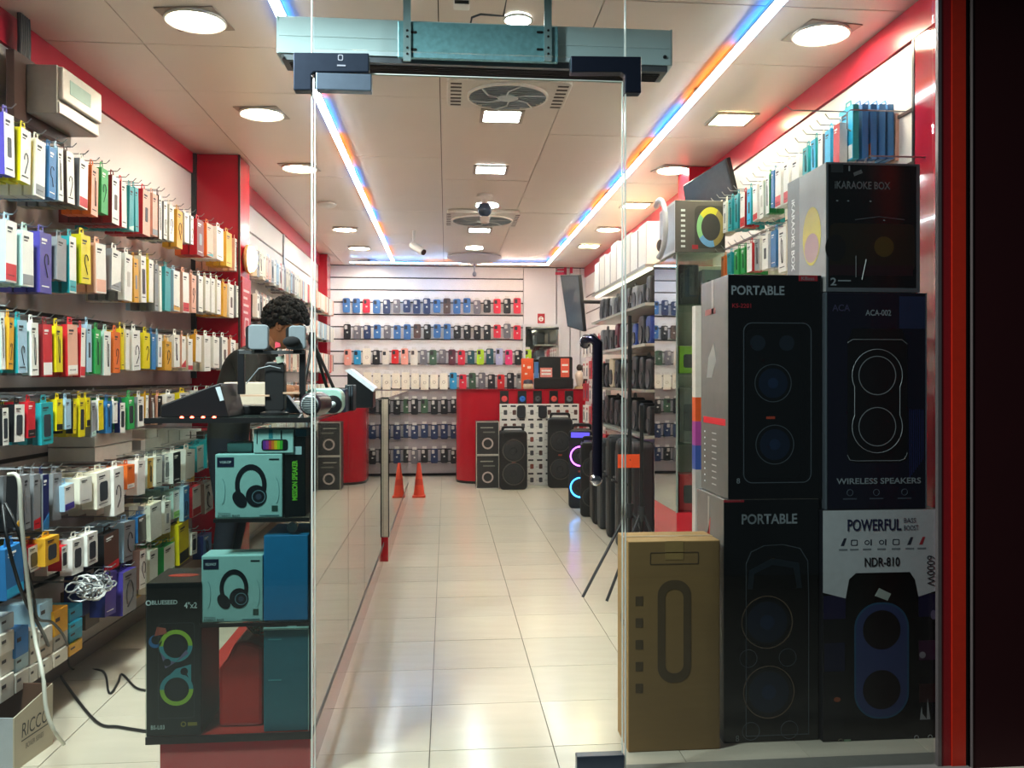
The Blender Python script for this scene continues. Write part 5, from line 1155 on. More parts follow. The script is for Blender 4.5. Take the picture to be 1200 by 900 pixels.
# party speakers standing on the floor
def party_speaker(label, u0, u1, v0, vb, depth, rz=0.0, lit=None, ribs=False):
    d = FPX * CAMZ / (vb - HV); um = (u0 + u1) / 2; k = KU(um); Y = d * (CT - k * ST); F = Face(u0, u1, Y, 0.0); w = F.x(u1) - F.x(u0); h = F.z(v0)
    t = thing('party_speaker', label, 'speaker', (F.xc, Y, 0), rz, 'party speakers standing at the back')
    K_ = M('#1a1b1d', 0.45); K2 = M('#0e0f11', 0.4)
    part('cabinet', MB().prism(rrect(-w / 2, w / 2, .0, h * .93, .04, 5), 0, depth, K_), t, bevel=.012)
    part('carry_handle', MB().ring(rrect(-w * .42, w * .42, h * .86, h, .03), rrect(-w * .34, w * .34, h * .875, h * .965, .02), depth * .35, depth * .6, K2), t, bevel=.004)
    R = min(w * .42, h * .2)
    for i, zc in enumerate((h * .62, h * .25)):
        part('woofer_ring', MB().lathe([(R * .9, 0), (R * .93, -.012), (R, -.012), (R, 0)], (0, 0, zc), M(lit[i], 0.4, emit=6) if lit else M('#4a4644', 0.4), 28, 'y', False), t, 40)
        part('woofer_cone', MB().lathe([(R * .88, -.004), (R * .75, -.010), (R * .3, -.001), (R * .27, -.008), (.0, -.012)], (0, 0, zc), M('#26282b', 0.5), 28, 'y', False), t, 50)
    part('control_strip', MB().box(-w * .38, w * .38, -.006, 0, h * .84, h * .90, K2 if not lit else M('#4a3fd8', 0.3, emit=1.2)), t)
    part('logo_plate', MB().box(-.02, .02, -.004, 0, h * .43, h * .45, M('#b0503c', 0.4)), t)
    if ribs:
        for i in range(5): part('rib', MB().box(-w * .42 + i * w * .2, -w * .36 + i * w * .2, -.012, 0, h * .04, h * .8, M('#2c2e2f', 0.4)), t)
    return t
party_speaker('dark party speaker before the white boxes, beside the two ring cartons', 586, 618, 500, 574, .28)
party_speaker('double woofer party speaker at the aisle end of the white boxes', 642, 671, 484, 572, .28, -.1)
party_speaker('party speaker with glowing purple and blue rings in the floor row', 666, 694, 497, 596, .30, -.25, ('#b94ae8', '#2f9aff'))
party_speaker('plain dark party speaker in front of the glowing one', 680, 708, 512, 606, .28, -.15)
party_speaker('wide ribbed black trolley speaker nearest the door in the floor row', 694, 736, 524, 615, .34, -.1, None, True)

# ------------------------------------------------------------------ back wall: phone cases on hooks
CC = dict(b='#3f6fa8', r='#d82a44', n='#26365c', g='#6d6a72', k='#1d1e24', w='#5a4440', s='#eea090', t='#2e93c4', G='#3f5c48', c='#e6dccf', m='#5e2c3c', T='#24505a', l='#b6dc2c', v='#b9bce0', p='#e83a7a', e='#8d8f8f', R='#d8242a', W='#f3ead8')
CNM = dict(b='blue', r='red', n='navy', g='grey', k='black', w='brown', s='salmon pink', t='sky blue', G='dark green', c='cream', m='maroon', T='dark teal', l='lime', v='lilac', p='hot pink', e='silver grey', R='bright red', W='white')
caserow = [('uppermost', 350, 367, 400, 612, 'bbrbngnnnbwbbgkrkr'), ('second', 380, 397, 401, 612, 'kgnbgbbwkbbkkkkrgr'), ('third', 409, 427, 402, 624, 'stWkcRscgGgmrTlTvpkl'), ('fourth', 437, 456, 425, 615, 'WWWWWWWWWtrGgkRke'),
           ('fifth', 468, 485, 480, 538, 'kGkkk'), ('sixth', 497, 514, 480, 538, 'nnnnn'), ('seventh', 526, 543, 480, 538, 'gknkk')]
for nm, v0, v1, ua, ub, cs in caserow:
    for k, ch in enumerate(cs):
        u = ua + (ub - ua) * (k + .5) / len(cs); Y = YB - .045; sc = random.uniform(.9, 1.05)
        F = Face(u - 4.2, u + 4.2, Y, Zat(v1 + random.uniform(-1, 1), u, Y)); h = F.z(v0) * sc; w = F.x(u + 4.2) - F.x(u - 4.2)
        pack = ch == 'W'
        lab = f"{CNM[ch]} {'boxed case' if pack else 'phone case'}, {ORD[k]} from the counter in the {nm} back wall row"
        if pack: w *= 1.12
        b = MB().prism(rrect(-w / 2, w / 2, 0, h, .006 if pack else .018, 3), 0, .014, M(CC[ch], 0.4))
        o = solid('phone_case', b, lab, 'phone case', (F.xc, Y, F.z0), group='phone cases on the back wall')
        if pack: part('cut_out', MB().ring(circ(0, h * .45, .018, 12), circ(0, h * .45, .014, 12), E0, .0004, M('#7d705e', 0.5)), o)
        else:
            part('camera_patch', MB().prism(rrect(-w * .38, w * .02, h * .66, h * .92, .006, 2), -.002, .0004, M('#c9c4c0' if ch in 'kngT' else '#2a2a30', 0.4)), o)
            part('logo_print', MB().box(-.010, .010, E0, .0004, h * .40, h * .50, M('#d9d6d2', 0.4)), o)
        part('hang_card', MB().box(-w * .3, w * .3, .004, .006, h, h + .03, M('#d9d4d0', 0.5)), o)
    for i in range(int((ub - ua) / 12)):
        pass
# plain back wall: framed mirror and a red sticker
Ym2 = YB - .05; x0, x1, z0, z1 = Xat(613, Ym2), Xat(658, Ym2), Zat(440, 635, Ym2), Zat(380, 635, Ym2)
t = thing('wall_mirror', 'white framed mirror on the plain back wall above the cash counter', 'mirror', ((x0 + x1) / 2, Ym2, z0))
w, h = x1 - x0, z1 - z0
part('frame', MB().ring([(-w / 2, 0), (w / 2, 0), (w / 2, h), (-w / 2, h)], [(-w / 2 + .03, .03), (w / 2 - .03, .03), (w / 2 - .03, h - .03), (-w / 2 + .03, h - .03)], 0, .03, M('#d9d9dc', 0.35)), t); part('glass', MB().box(-w / 2 + .028, w / 2 - .028, .012, .02, .028, h - .028, MIRROR), t)
F = Face(630, 638, YB - .016, Zat(379, 634, YB)); o = solid('wall_sticker', MB().box(F.x(630), F.x(638.5), 0, .003, 0, F.z(367.5), M('#b8202c', 0.4)), 'small red square sticker with white round mark above the mirror', 'sticker', (F.xc, YB - .016, F.z0)); part('mark', MB().ring(circ(0, .055, .03, 16), circ(0, .055, .018, 16), E0, .0004, WHITE), o)
part('mark', MB().box(-.02, .02, E0, .0004, .05, .062, WHITE), o)
# red glyph band under the ceiling
YG = YB - .03
t = thing('red_sign', 'red cut-out sign shapes high on the back wall next to the monitor', 'sign', (Xat(660, YG), YG, Zat(322, 660, YG)))
F = Face(650, 670, YG, Zat(322, 660, YG)); bx = Xat(660, YG) - F.xc
for (a, b1, c_, d_) in ((651, 664, 322, 319), (651, 664, 312.5, 309.5), (661, 664, 322, 309.5), (653, 662, 317, 315), (668, 671, 320, 309.5), (668, 678, 312.5, 309.5), (668, 690, 308.5, 306)):
    part('letter_bar', MB().box(F.x(a) - bx, F.x(b1) - bx, 0, .02, F.z(c_), F.z(d_), M('#e0305a', 0.4)), t)
# on the cash counter
Yk = 10.2
F = Face(628, 672, Yk, RZT + .001)
t = thing('monitor', 'black monitor seen from behind on the cash counter', 'monitor', (F.xc, Yk, RZT + .001))
part('shell', MB().prism(rrect(F.x(632), F.x(671), F.z(449), F.z(418), .02), 0, .05, M('#121316', 0.45)), t, bevel=.005); part('stand', MB().box(-.03, .03, .015, .04, .0, F.z(446), BLACK), t); part('foot', MB().box(-.12, .12, -.03, .10, 0, .012, BLACK), t)
for k, (u0, u1, v0, v1, c_, nm) in enumerate(((633, 647, 431, 442, '#e88a80', 'pink and white notice'), (657, 667, 420, 442, '#e8604a', 'tall orange red notice'))):
    o = solid('notice', MB().box(F.x(u0), F.x(u1), -.006, -.002, F.z(v1), F.z(v0), M(c_, 0.5)), nm + ' stuck to the back of the black monitor', 'notice', (F.xc, Yk, RZT + .001))
    for q in (.25, .6): zq = F.z(v1) + (F.z(v0) - F.z(v1)) * q; part('print_band', MB().box(F.x(u0 + 1.5), F.x(u1 - 1.5), -.007, -.006, zq, zq + .02, WHITE), o)
F = Face(627, 674, 10.12, RZT + .001); solid('receipt_printer', MB().prism(rrect(F.x(626), F.x(672), 0, F.z(443), .02), 0, .06, M('#0f1012', 0.5)), 'long low black device on the cash counter in front of the monitor', 'device', (F.xc, 10.12, RZT + .001), bevel=.004)
F = Face(611, 626, 10.22, RZT + .001); o = solid('orange_sign', MB().box(F.x(611), F.x(625), 0, .01, 0, F.z(420), M('#e85a2a', 0.4)), 'orange poster stand on the cash counter beside the monitor', 'poster', (F.xc, 10.22, RZT + .001))
for q in ((613, 615, 430, 427), (618, 622, 432, 429), (615, 618, 439, 437)): part('print_mark', MB().box(F.x(q[0]), F.x(q[1]), E0, .0004, F.z(q[2]), F.z(q[3]), M('#f6d8c8', 0.5)), o)
F = Face(626, 631, 10.26, RZT + .001); solid('blue_leaflet', MB().box(F.x(626), F.x(631), 0, .02, 0, F.z(424), M('#5f8fd0', 0.4)), 'narrow blue leaflet stand between orange poster and monitor', 'leaflet', (F.xc, 10.26, RZT + .001))
F = Face(613, 625, 10.14, RZT + .001); t = thing('counter_ornament', 'small dark and cream round-topped ornament at the front of the cash counter', 'ornament', (F.xc, 10.14, RZT + .001))
part('body', MB().lathe([(.0, 0), (.05, .0), (.062, .03), (.05, .06), (.0, .065)], (0, 0, 0), M('#d8c8a8', 0.5), 16, 'z'), t, 50); part('cap', MB().lathe([(.06, .06), (.05, .10), (.0, .115)], (0, 0, 0), M('#3a3540', 0.5), 16, 'z'), t, 50)
for u, nm, c1_ in ((679, 'small figurine with dark hair and pale dress at the cash counter end', '#e8d2c0'), (684, 'small dark figurine behind the pale one on the cash counter', '#4a3a34')):
    Y = 10.25 if u == 679 else 10.4; x = Xat(u, Y); t = thing('figurine', nm, 'figurine', (x, Y, RZT + .001))
    part('base', MB().lathe([(.0, 0), (.07, 0), (.05, .03), (.0, .03)], (0, 0, 0), M('#c9a878', 0.5), 14, 'z'), t, 40); part('body', MB().lathe([(.03, .03), (.045, .10), (.055, .17), (.02, .21), (.0, .212)], (0, 0, 0), M(c1_, 0.5), 14, 'z'), t, 60); part('head', MB().ball((0, 0, .245), .036, .036, .04, M('#3a2a22', 0.6)), t, 60)

# ------------------------------------------------------------------ shelving along the speaker side
SX = 1.36                                           # front of the shelves
def side_z(u, v, X): y, d = hit_side(u, X); return CAMZ + (HV - v) * d / FPX
sy0, sy1 = 6.0, 8.25
t = thing('wall_shelving', 'wall shelving with glass shelves between the red pillar and the monitor', 'shelving', (0, 0, 0))
SH = [1.985, 1.72, 1.44, 1.12, .80]
for i, z in enumerate(SH): part('shelf', MB().box(SX, RX - .004, sy0, sy1, z - .02, z, M('#8d8a80', 0.3) if i == 0 else M('#a3a69c', 0.2)), t)
for y in (sy0, 7.1, sy1 - .03): part('upright', MB().box(RX - .03, RX - .004, y, y + .03, .1, 2.2, STEEL), t)
part('light_bar', MB().box(SX + .03, SX + .06, sy0 + .02, sy1 - .02, SH[0] - .034, SH[0] - .0215, M('#fff4d8', 0.4, emit=1.6)), t)
# white boxes on the top shelf
n = 8
for k in range(n):
    y0 = sy0 + .03 + k * .272; h = (.30, .29, .31, .30, .33, .28, .30, .27)[k]; dz = (0, .012, 0, .0, 0, 0, .0, 0)[k]
    b = MB().box(SX + .02, RX - .04, y0, y0 + .262, SH[0] + .001, SH[0] + h, M(('#efe6da', '#f2ece2', '#e6dacb', '#f4efe8')[k % 4], 0.45))
    o = solid('white_carton', b, f'white carton on the top shelf of the wall shelving, {ORD[k]} from the pillar', 'carton', group='white cartons on the top shelf', bevel=.003)
    part('edge_print', MB().box(SX + .0192, SX + .0204, y0 + .004, y0 + .03, SH[0] + .01, SH[0] + h - .01, M('#5f5a54', 0.5) if k % 2 else M('#b9b0a4', 0.5)), o)
# speakers and flasks on the lower shelves
shc = [['#2a2b2e', '#3c3f44', '#8d8f94', '#2a2b2e', '#55585e', '#26272a', '#a9aaae', '#1f2023', '#33353a'], ['#1f3a8a', '#20242e', '#2a4aa0', '#8d8f94', '#202226', '#6b2030', '#2a2c30', '#46484e', '#7c7f86'], ['#1c1d20', '#2a2c30', '#1f2125', '#34373c', '#1c1d20', '#2b2e33', '#c9b89c', '#26282b', '#1c1d20'], ['#1a1b1e', '#222428', '#1d1f22', '#2a2c2f', '#1d1f22', '#202327', '#17181a', '#25272b', '#2d2f33']]
nmr = dict(zip(['second', 'third', 'fourth', 'fifth'], SH[1:]))
cname = {'#2a2b2e': 'charcoal', '#3c3f44': 'slate', '#8d8f94': 'silver', '#55585e': 'grey', '#26272a': 'black', '#a9aaae': 'pale grey', '#1f2023': 'black', '#33353a': 'dark grey', '#1f3a8a': 'blue', '#2a4aa0': 'bright blue', '#6b2030': 'wine red', '#c9b89c': 'cream'}
for r, (nm, z) in enumerate(nmr.items()):
    hmax = (SH[r] - SH[r + 1]) - .05
    for k, c_ in enumerate(shc[r]):
        y = sy0 + .12 + k * .235; h = hmax * (.92 - .18 * ((k * 7 + r) % 4) / 3); R = .062 + .015 * ((k + r) % 3)
        t = thing('shelf_speaker', f"{cname.get(c_, 'dark')} portable speaker, {ORD[k]} from the pillar on the {nm} shelf", 'speaker', (SX + .11, y, z + .001), -math.pi / 2, 'portable speakers on the wall shelving')
        part('body', MB().prism(rrect(-R, R, 0, h, .04), -.06, .07, M(c_, 0.45)), t, bevel=.012)
        part('woofer', MB().lathe([(R * .72, -.060), (R * .72, -.068), (R * .4, -.061), (.0, -.066)], (0, 0, h * .35), M('#3b3d42', 0.4), 18, 'y'), t, 40)
        if (k + r) % 3 == 0: part('strap', MB().tube([(-R * .6, 0, h), (-R * .3, -.0, h + .03), (R * .3, 0, h + .03), (R * .6, 0, h)], .007, M('#6b6d72', 0.5), 6), t, 60)
# wall beyond: red and white hanging packs
for r in range(5):
    for k in range(7):
        y = 8.42 + k * .21; z = 1.62 - r * .24
        c_ = random.choice(['#e6ded8', '#d8cfc8', '#c83a44', '#e9e4e0', '#b9303c', '#ece6e0']); h = .19
        o = solid('wall_pack', MB().box(-.075, .075, 0, .05, 0, h, M(c_, 0.45)), f'{"red" if c_ in ("#c83a44", "#b9303c") else "white"} pack on the far speaker side wall, {ORD[k]} across and {ORD[r]} down', 'package', (RX - .22, y, z - .19), -math.pi / 2, 'packs on the far wall behind the party speakers')
        part('window_print', MB().prism(rrect(-.03, .03, .03, .12, .012), E0, .0004, M(random.choice(['#2c2d31', '#5c2a2e', '#3c4a5c']), 0.4)), o); part('logo_print', MB().box(-.05, .05, E0, .0004, .145, .17, M('#b02a34', 0.4)), o)
        part('hang_tab', MB().box(-.03, .03, .02, .022, h, h + .03, M(c_, 0.45)), o)
# hanging monitor near the back
yM, dM = hit_side(684, 1.27)
def monitor(label, ps, thick, hang):
    c = sum((Vector(p) for p in ps), Vector()) / 4; e1 = Vector(ps[1]) - Vector(ps[0]); e2 = Vector(ps[3]) - Vector(ps[0]); nrm = e1.cross(e2).normalized()
    if nrm.dot(Vector((0, 0, CAMZ)) - c) < 0: nrm = -nrm
    t = thing('monitor', label, 'monitor', tuple(c))
    q = [Vector(p) - c for p in ps]; b = MB()
    b.add(q + [p - nrm * thick for p in q], [(0, 1, 2, 3), (4, 7, 6, 5), (0, 4, 5, 1), (1, 5, 6, 2), (2, 6, 7, 3), (3, 7, 4, 0)], M('#1b1d21', 0.35)); part('shell', b, t, bevel=.004)
    s = [p * .95 + nrm * .002 for p in q]; b = MB(); b.add(s + [p - nrm * .0015 for p in s], [(0, 1, 2, 3), (4, 7, 6, 5), (0, 4, 5, 1), (1, 5, 6, 2), (2, 6, 7, 3), (3, 7, 4, 0)], M('#4c535e', 0.08, spec=.8)); part('screen', b, t)
    part('bracket', MB().tube([-nrm * thick, -nrm * (thick + .03), Vector(hang) - c - (Vector(hang) - c).normalized() * .03], .018, BLACK, 8), t, 60)
    return t
monitor('grey screen monitor hanging high near the back corner of the shop', [(1.17, 8.55, 1.70), (1.30, 8.35, 1.64), (1.25, 8.35, 2.18), (1.10, 8.55, 2.20)], .04, (1.72, 8.7, 1.95))
Ya = 5.35
monitor('glossy monitor tilted down from the wall above the boxed ring speaker', [P3(805, 252, 5.5), P3(863, 236, 5.1), P3(851, 185, 5.05), P3(800, 218, 5.45)], .035, (1.66, 5.35, 2.28))

# mirrored glass cabinet beside the shelving, with the boxed ring speaker on it
KX = 1.25; ky0 = hit_side(793, KX)[0]; ky1 = hit_side(767, KX)[0]; kz0 = side_z(793, 601, KX); kz1 = side_z(790, 297, KX)
t = thing('glass_cabinet', 'tall mirrored glass cabinet on a red base beside the portable speaker cartons', 'cabinet', (0, 0, 0))
part('base', MB().box(KX, RX - .01, ky0, ky1, 0, kz0, M('#c02030', 0.25, scale=5)), t)
part('mirrored_side', MB().box(KX, KX + .005, ky0 + .008, ky1, kz0 + .002, kz1 - .01, MIRRORGLASS), t)
part('front_glass', MB().box(KX + .006, RX - .02, ky0, ky0 + .005, kz0 + .002, kz1 - .01, CASEGLASS), t)
part('corner_post', MB().box(KX - .003, KX + .006, ky0 - .003, ky0 + .008, kz0, kz1 - .008, M('#7d8a84', 0.25)), t)
part('top_panel', MB().box(KX - .004, RX - .01, ky0 - .005, ky1, kz1 - .008, kz1, CASEGLASS), t)
part('back', MB().box(KX + .02, RX - .02, ky1 - .012, ky1 - .004, kz0 + .002, kz1 - .01, M('#d8d2c4', 0.4)), t)
ksh = [kz0 + .38 * i for i in range(1, 4)]
for z in ksh: part('shelf', MB().box(KX + .008, RX - .02, ky0 + .008, ky1 - .015, z - .008, z, CASEGLASS), t)
for r, z in enumerate([kz0 + .002] + ksh):
    for k in range(3):
        c_ = [['#c8333a', '#e8e2d8', '#26282c'], ['#6b6a66', '#8b8c8a', '#5a5b5c'], ['#9acb3c', '#e9c9c4', '#f0ece4'], ['#26282c', '#8d9094', '#e9e6e0']][r][k]; h = (.2, .30, .15, .22)[r] * (1 - .12 * k)
        o = solid('cabinet_box', MB().box(-.055, .055, 0, .12, 0, h, M(c_, 0.4)), f"{['red', 'white', 'black', 'dark grey', 'silver grey', 'slate grey', 'lime', 'pale pink', 'cream', 'jet black', 'light grey', 'ivory'][r * 3 + k]} small box inside the mirrored cabinet on level {NUM[r]}", 'box', (KX + .085 + k * .13, ky0 + .06, z + .0012), group='small boxes in the mirrored cabinet', bevel=.003)
        part('window_print', MB().prism(rrect(-.03, .03, h * .2, h * .7, .012), E0, .0004, M('#3b3d40', 0.3)), o)
# boxed ring speaker
t, F = carton('ring_speaker_carton', 'grey and white carton with a coloured ring print on top of the glass cabinet', 'speaker carton', 791, 850, 235, ky0 + .01, kz1 + .001, .36, M('#cfd0d4', 0.35), M('#57544f', 0.35))
w, h = F.w, F.h
for k, (a0, a1, c_) in enumerate(((60, 140, '#d0cc3a'), (140, 215, '#8fc98a'), (215, 285, '#6a9fd0'), (-75, 60, '#9a8a50'))):
    n_ = 10; cx, cz = F.p(833, 266); R = 24 * F.Y / FPX; o_ = [(cx + R * .72 * math.cos(math.radians(a0 + (a1 - a0) * i / n_)), cz + R * math.sin(math.radians(a0 + (a1 - a0) * i / n_))) for i in range(n_ + 1)]; i_ = [(cx + (p[0] - cx) * .68, cz + (p[1] - cz) * .68) for p in o_]
    part('ring_print', MB().prism(o_ + i_[::-1], E0 - .0003, .0004, M(c_, 0.4)), t)
part('speaker_print', MB().prism(rrect(F.x(814), F.x(849), F.z(291), F.z(241), .03), -.0004, .0004, M('#3c3a37', 0.35)), t)
for i in range(8): part('feature_print', MB().box(F.x(798), F.x(803), E0, .0004, F.z(290 - i * 6), F.z(287.5 - i * 6), LT), t)
part('red_patch', MB().box(F.x(811), F.x(818), E0 - .0006, .0004, F.z(292), F.z(287), REDP), t)
sd = put('side_prints', None, t); sd.rotation_euler = (0, 0, -math.pi / 2); sd.location = (-w / 2, .18, 0)
part('panel_print', MB().box(-.17, .165, E0, .0004, .015, h - .015, M('#a4a8b4', 0.35)), sd); part('photo_print', MB().box(-.08, .02, E0 - .0003, .0004, .06, h - .07, M('#c9b8bc', 0.35)), sd); part('photo_print', MB().prism(circ(.0, .12, .03, 16), E0 - .0006, .0004, M('#7c90a8', 0.35)), sd)
# white neckband headset hanging at the cabinet
hy, hd_ = hit_side(772, KX - .05)
b = MB(); b.tube([(KX - .05, hy + .16 * math.cos(a), kz1 + .16 + .16 * math.sin(a)) for a in [1.1 + i * .33 for i in range(12)]], .016, M('#cfccd0', 0.35), 8)
o = solid('neckband', b, 'pale arched neckband leaning at the corner of the ring speaker carton', 'headset', smooth=60)
part('ear_pad', MB().ball((KX - .05, hy - .03, kz1 + .06), .02, .03, .035, M('#5f5148', 0.5)), o, 60)
# slim colourful tube carton beside the cabinet
F = Face(812, 821, 3.6, 0.0)
t = thing('tube_carton', 'narrow tall carton fading from white to orange and blue behind the portable cartons', 'carton', (Xat(815, 3.6), 3.6, 0))
zz_ = [0, .55, .82, .92, 1.02, 1.12, 1.5]; cc_ = ['#5b3a2c', '#b9b4b0', '#3a58a8', '#b04aa0', '#e8602a', '#e4ddd2']
for z0, z1, c_ in zip(zz_[:-1], zz_[1:], cc_): part('section', MB().box(0, .05, 0, .05, z0, z1, M(c_, 0.35)), t)

# stands and tripods on the floor in front of the shelving
def stand_tripod(label, u, v_top, vfoot, X, spread=.28, rr=.011):
    Y, d = hit_side(u, X); zt = CAMZ + (HV - v_top) * d / FPX
    t = thing('light_stand', label, 'tripod', (X, Y, 0))
    part('pole', MB().tube([(0, 0, .10), (0, 0, zt)], rr, BLACK, 10), t, 50)
    part('collar', MB().lathe([(.02, .42), (.022, .44), (.022, .48), (.02, .50)], (0, 0, 0), DARK, 12, 'z'), t, 40)
    for a in (200, 320, 80):
        a = math.radians(a); part('leg', MB().tube([(.012 * math.cos(a), .012 * math.sin(a), .46), (spread * math.cos(a), spread * math.sin(a), .008)], .0085, M('#2b2c2f', 0.35), 7), t, 60)
    return t
tt = stand_tripod('tall black light stand with spread legs by the shelving', 738, 370, 640, 1.02, .30)
part('top_spigot', MB().tube([(0, 0, 1.62), (0, 0, 1.66)], .007, CHROME, 8), tt)
stand_tripod('shorter black tripod stand behind the tall one at the shelving', 752, 475, 620, 1.06, .22)
# orange tagged price hook
yO, dO = hit_side(725, 1.2)
solid('orange_tag', MB().box(1.12, 1.24, yO, yO + .02, 1.2 - .42, 1.2 - .335, M('#f0521e', 0.5)), 'bright orange label card at the light stand', 'label', (0, 0, 0)) if False else None
b = MB(); b.box(-.07, .07, -.012, -.010, .70, .775, M('#f0521e', 0.5)); b.tube([(0, -.012, .74), (0, -.002, .76)], .004, BLACK, 5); part('orange_tag', b, tt, label='bright orange tag')
# instruments, cases and folded stands leaning below the shelves
LE = [('#26282c', .10, 1.05), ('#1b1c1f', .09, .95), ('#313438', .11, .88), ('#1d1e21', .08, 1.0), ('#24262a', .12, .80), ('#2c2f33', .10, .72)]
for k, (c_, w_, h_) in enumerate(LE):
    y = 6.05 + k * .19; t = thing('equipment_case', f'tall dark soft case leaning under the wall shelving, {ORD[k]} from the pillar', 'case', (SX - .02 - .05 * (k % 2), y, 0), -math.pi / 2, 'dark cases under the wall shelving')
    h_ = min(h_, .76)
    part('shell', MB().prism(rrect(-w_ * .8, w_ * .8, 0, h_, .05), -.08, .08, M(c_, 0.6)), t, bevel=.02); part('grip', MB().tube([(-.03, -.08, h_ * .6), (-.03, -.11, h_ * .62), (.03, -.11, h_ * .62), (.03, -.08, h_ * .6)], .008, BLACK, 6), t, 60); part('zip', MB().tube([(-w_ * .5, -.081, .06), (-w_ * .5, -.081, h_ - .08)], .003, M('#6d6f73', 0.4), 5), t)

# traffic cone at the end of the second counter
Yc_ = 9.02; t = thing('orange_cone', 'slim orange traffic cone on the floor at the end of the second counter', 'cone', (Xat(491, Yc_), Yc_, 0))
part('base', MB().box(-.065, .065, -.065, .065, 0, .02, M('#d8482a', 0.5)), t, bevel=.006); part('cone', MB().lathe([(.055, .02), (.016, .34), (.012, .345), (.0, .345)], (0, 0, 0), M('#e0492c', 0.45), 20, 'z'), t, 40); part('band', MB().lathe([(.043, .125), (.036, .185)], (0, 0, 0), M('#c83a24', 0.4), 20, 'z', False), t, 40)

# ------------------------------------------------------------------ low on the near wall: boxes on the ledge, shelf, cables, open carton
def wl_box(name, label, cat, u0, u1, v0, zb, off, depth, col, front=None, group=None, hh=None):
    o2 = off; ya = hit_side(u0, WA + o2, WB)[0]; yb = hit_side(u1, WA + o2, WB)[0]; yc = (ya + yb) / 2; dd = hit_side((u0 + u1) / 2, WA + o2, WB)[1]
    h = hh if hh else CAMZ + (HV - v0) * dd / FPX - zb; w = yb - ya - .004
    b = MB().box(-w / 2, w / 2, 0, depth, 0, h, M(col, 0.45), M(front or col, 0.45))
    o = solid(name, b, label, cat, (WX(yc) + o2, yc, zb), RZL, group, bevel=.002); return o, w, h
LZ = .181; stacks = [(0, 17, .300, [('#d9d3c6', .075), ('#e2ddd2', .07), ('#cfc7b8', .065), ('#b8c4c8', .05)]), (18, 34, .30, [('#dad4c8', .06), ('#bfe0ea', .05), ('#2f7cc0', .09)]), (35, 45, .30, [('#dcd6ca', .055), ('#e6e1d6', .06), ('#cdc5b6', .06)]), (46, 62, .30, [('#d8d2c6', .05), ('#c8b8a8', .05), ('#d6cfc4', .055), ('#a9cfe2', .085)]), (63, 80, .30, [('#d8cdbd', .05), ('#cfc8be', .055), ('#e2a21c', .09)]), (81, 97, .295, [('#e2a21c', .04), ('#1f9fc4', .045), ('#22b4d8', .03), ('#2a9cc0', .05)])]
cn2 = {'#d9d3c6': 'beige', '#e2ddd2': 'off-white', '#cfc7b8': 'tan', '#b8c4c8': 'bluish', '#dad4c8': 'ivory', '#bfe0ea': 'light blue', '#2f7cc0': 'blue', '#dcd6ca': 'beige', '#e6e1d6': 'white', '#cdc5b6': 'tan', '#d8d2c6': 'ivory', '#c8b8a8': 'pinkish', '#d6cfc4': 'off-white', '#a9cfe2': 'pale blue', '#d8cdbd': 'beige', '#cfc8be': 'greyish', '#e2a21c': 'amber', '#1f9fc4': 'dark cyan', '#22b4d8': 'cyan', '#2a9cc0': 'blue-green'}
for si, (u0, u1, off, items) in enumerate(stacks):
    z = LZ
    for li, (c_, h) in enumerate(items):
        o, w, hh = wl_box('stacked_box', f"{cn2[c_]} box, layer {NUM[li]} of the {ORD[si]} stack from the door on the wall ledge", 'box', u0, u1, 0, z, off - .01 * (li % 2), .145, c_, None, 'boxes stacked on the wall ledge', h)
        o['label'] = f"{cn2[c_]} box, {ORD[li]} layer of the {ORD[si]} stack from the door on the wall ledge"
        part('print_line', MB().box(-w * .4, -w * .1, E0, .0004, h * .55, h * .7, INK), o); z += h + .0012
# row of cream bags further along the ledge
for k, (u0, u1, v0, c_, f_, nm) in enumerate(((100, 117, 680, '#5a4238', '#4a3229', 'brown carton standing on the ledge below the silver cables'), (139, 150, 705, '#a83034', '#c0b0a0', 'red and beige carton on the ledge next to the tan ones'), (151, 166, 690, '#b98a48', '#c89c58', 'tan carton on the ledge nearest the pillar'))):
    wl_box('ledge_carton', nm, 'carton', u0, u1, v0 + 10, LZ, .20, .10, c_, f_)
# silver cable bundle
b = MB(); rnd = random.Random(5); yb_, db_ = hit_side(112, WA + .36, WB); cz_ = CAMZ + (HV - 690) * db_ / FPX
for k in range(34):
    c0 = Vector((WX(yb_) + .36 + rnd.uniform(-.05, .03), yb_ + rnd.uniform(-.13, .13), cz_ + rnd.uniform(-.02, .035))); r = rnd.uniform(.02, .045); ax = rnd.uniform(0, 3.1)
    b.tube([c0 + Vector((r * math.cos(a) * math.cos(ax), r * math.cos(a) * math.sin(ax), .5 * r * math.sin(a))) for a in [i * .8 for i in range(9)]], .0032, M(rnd.choice(['#d9d9d6', '#aeb0b2', '#8d9094', '#f0efec', '#5c5e62']), 0.3), 5)
o = solid('cable_coils', b, 'heap of silver cable coils hanging over the ledge boxes by the purple packs', 'cables', smooth=60)
part('hook', MB().tube([(WX(yb_) + .01, yb_, cz_ + .03), (WX(yb_) + .38, yb_, cz_ + .03)], .004, STEEL, 6), o)
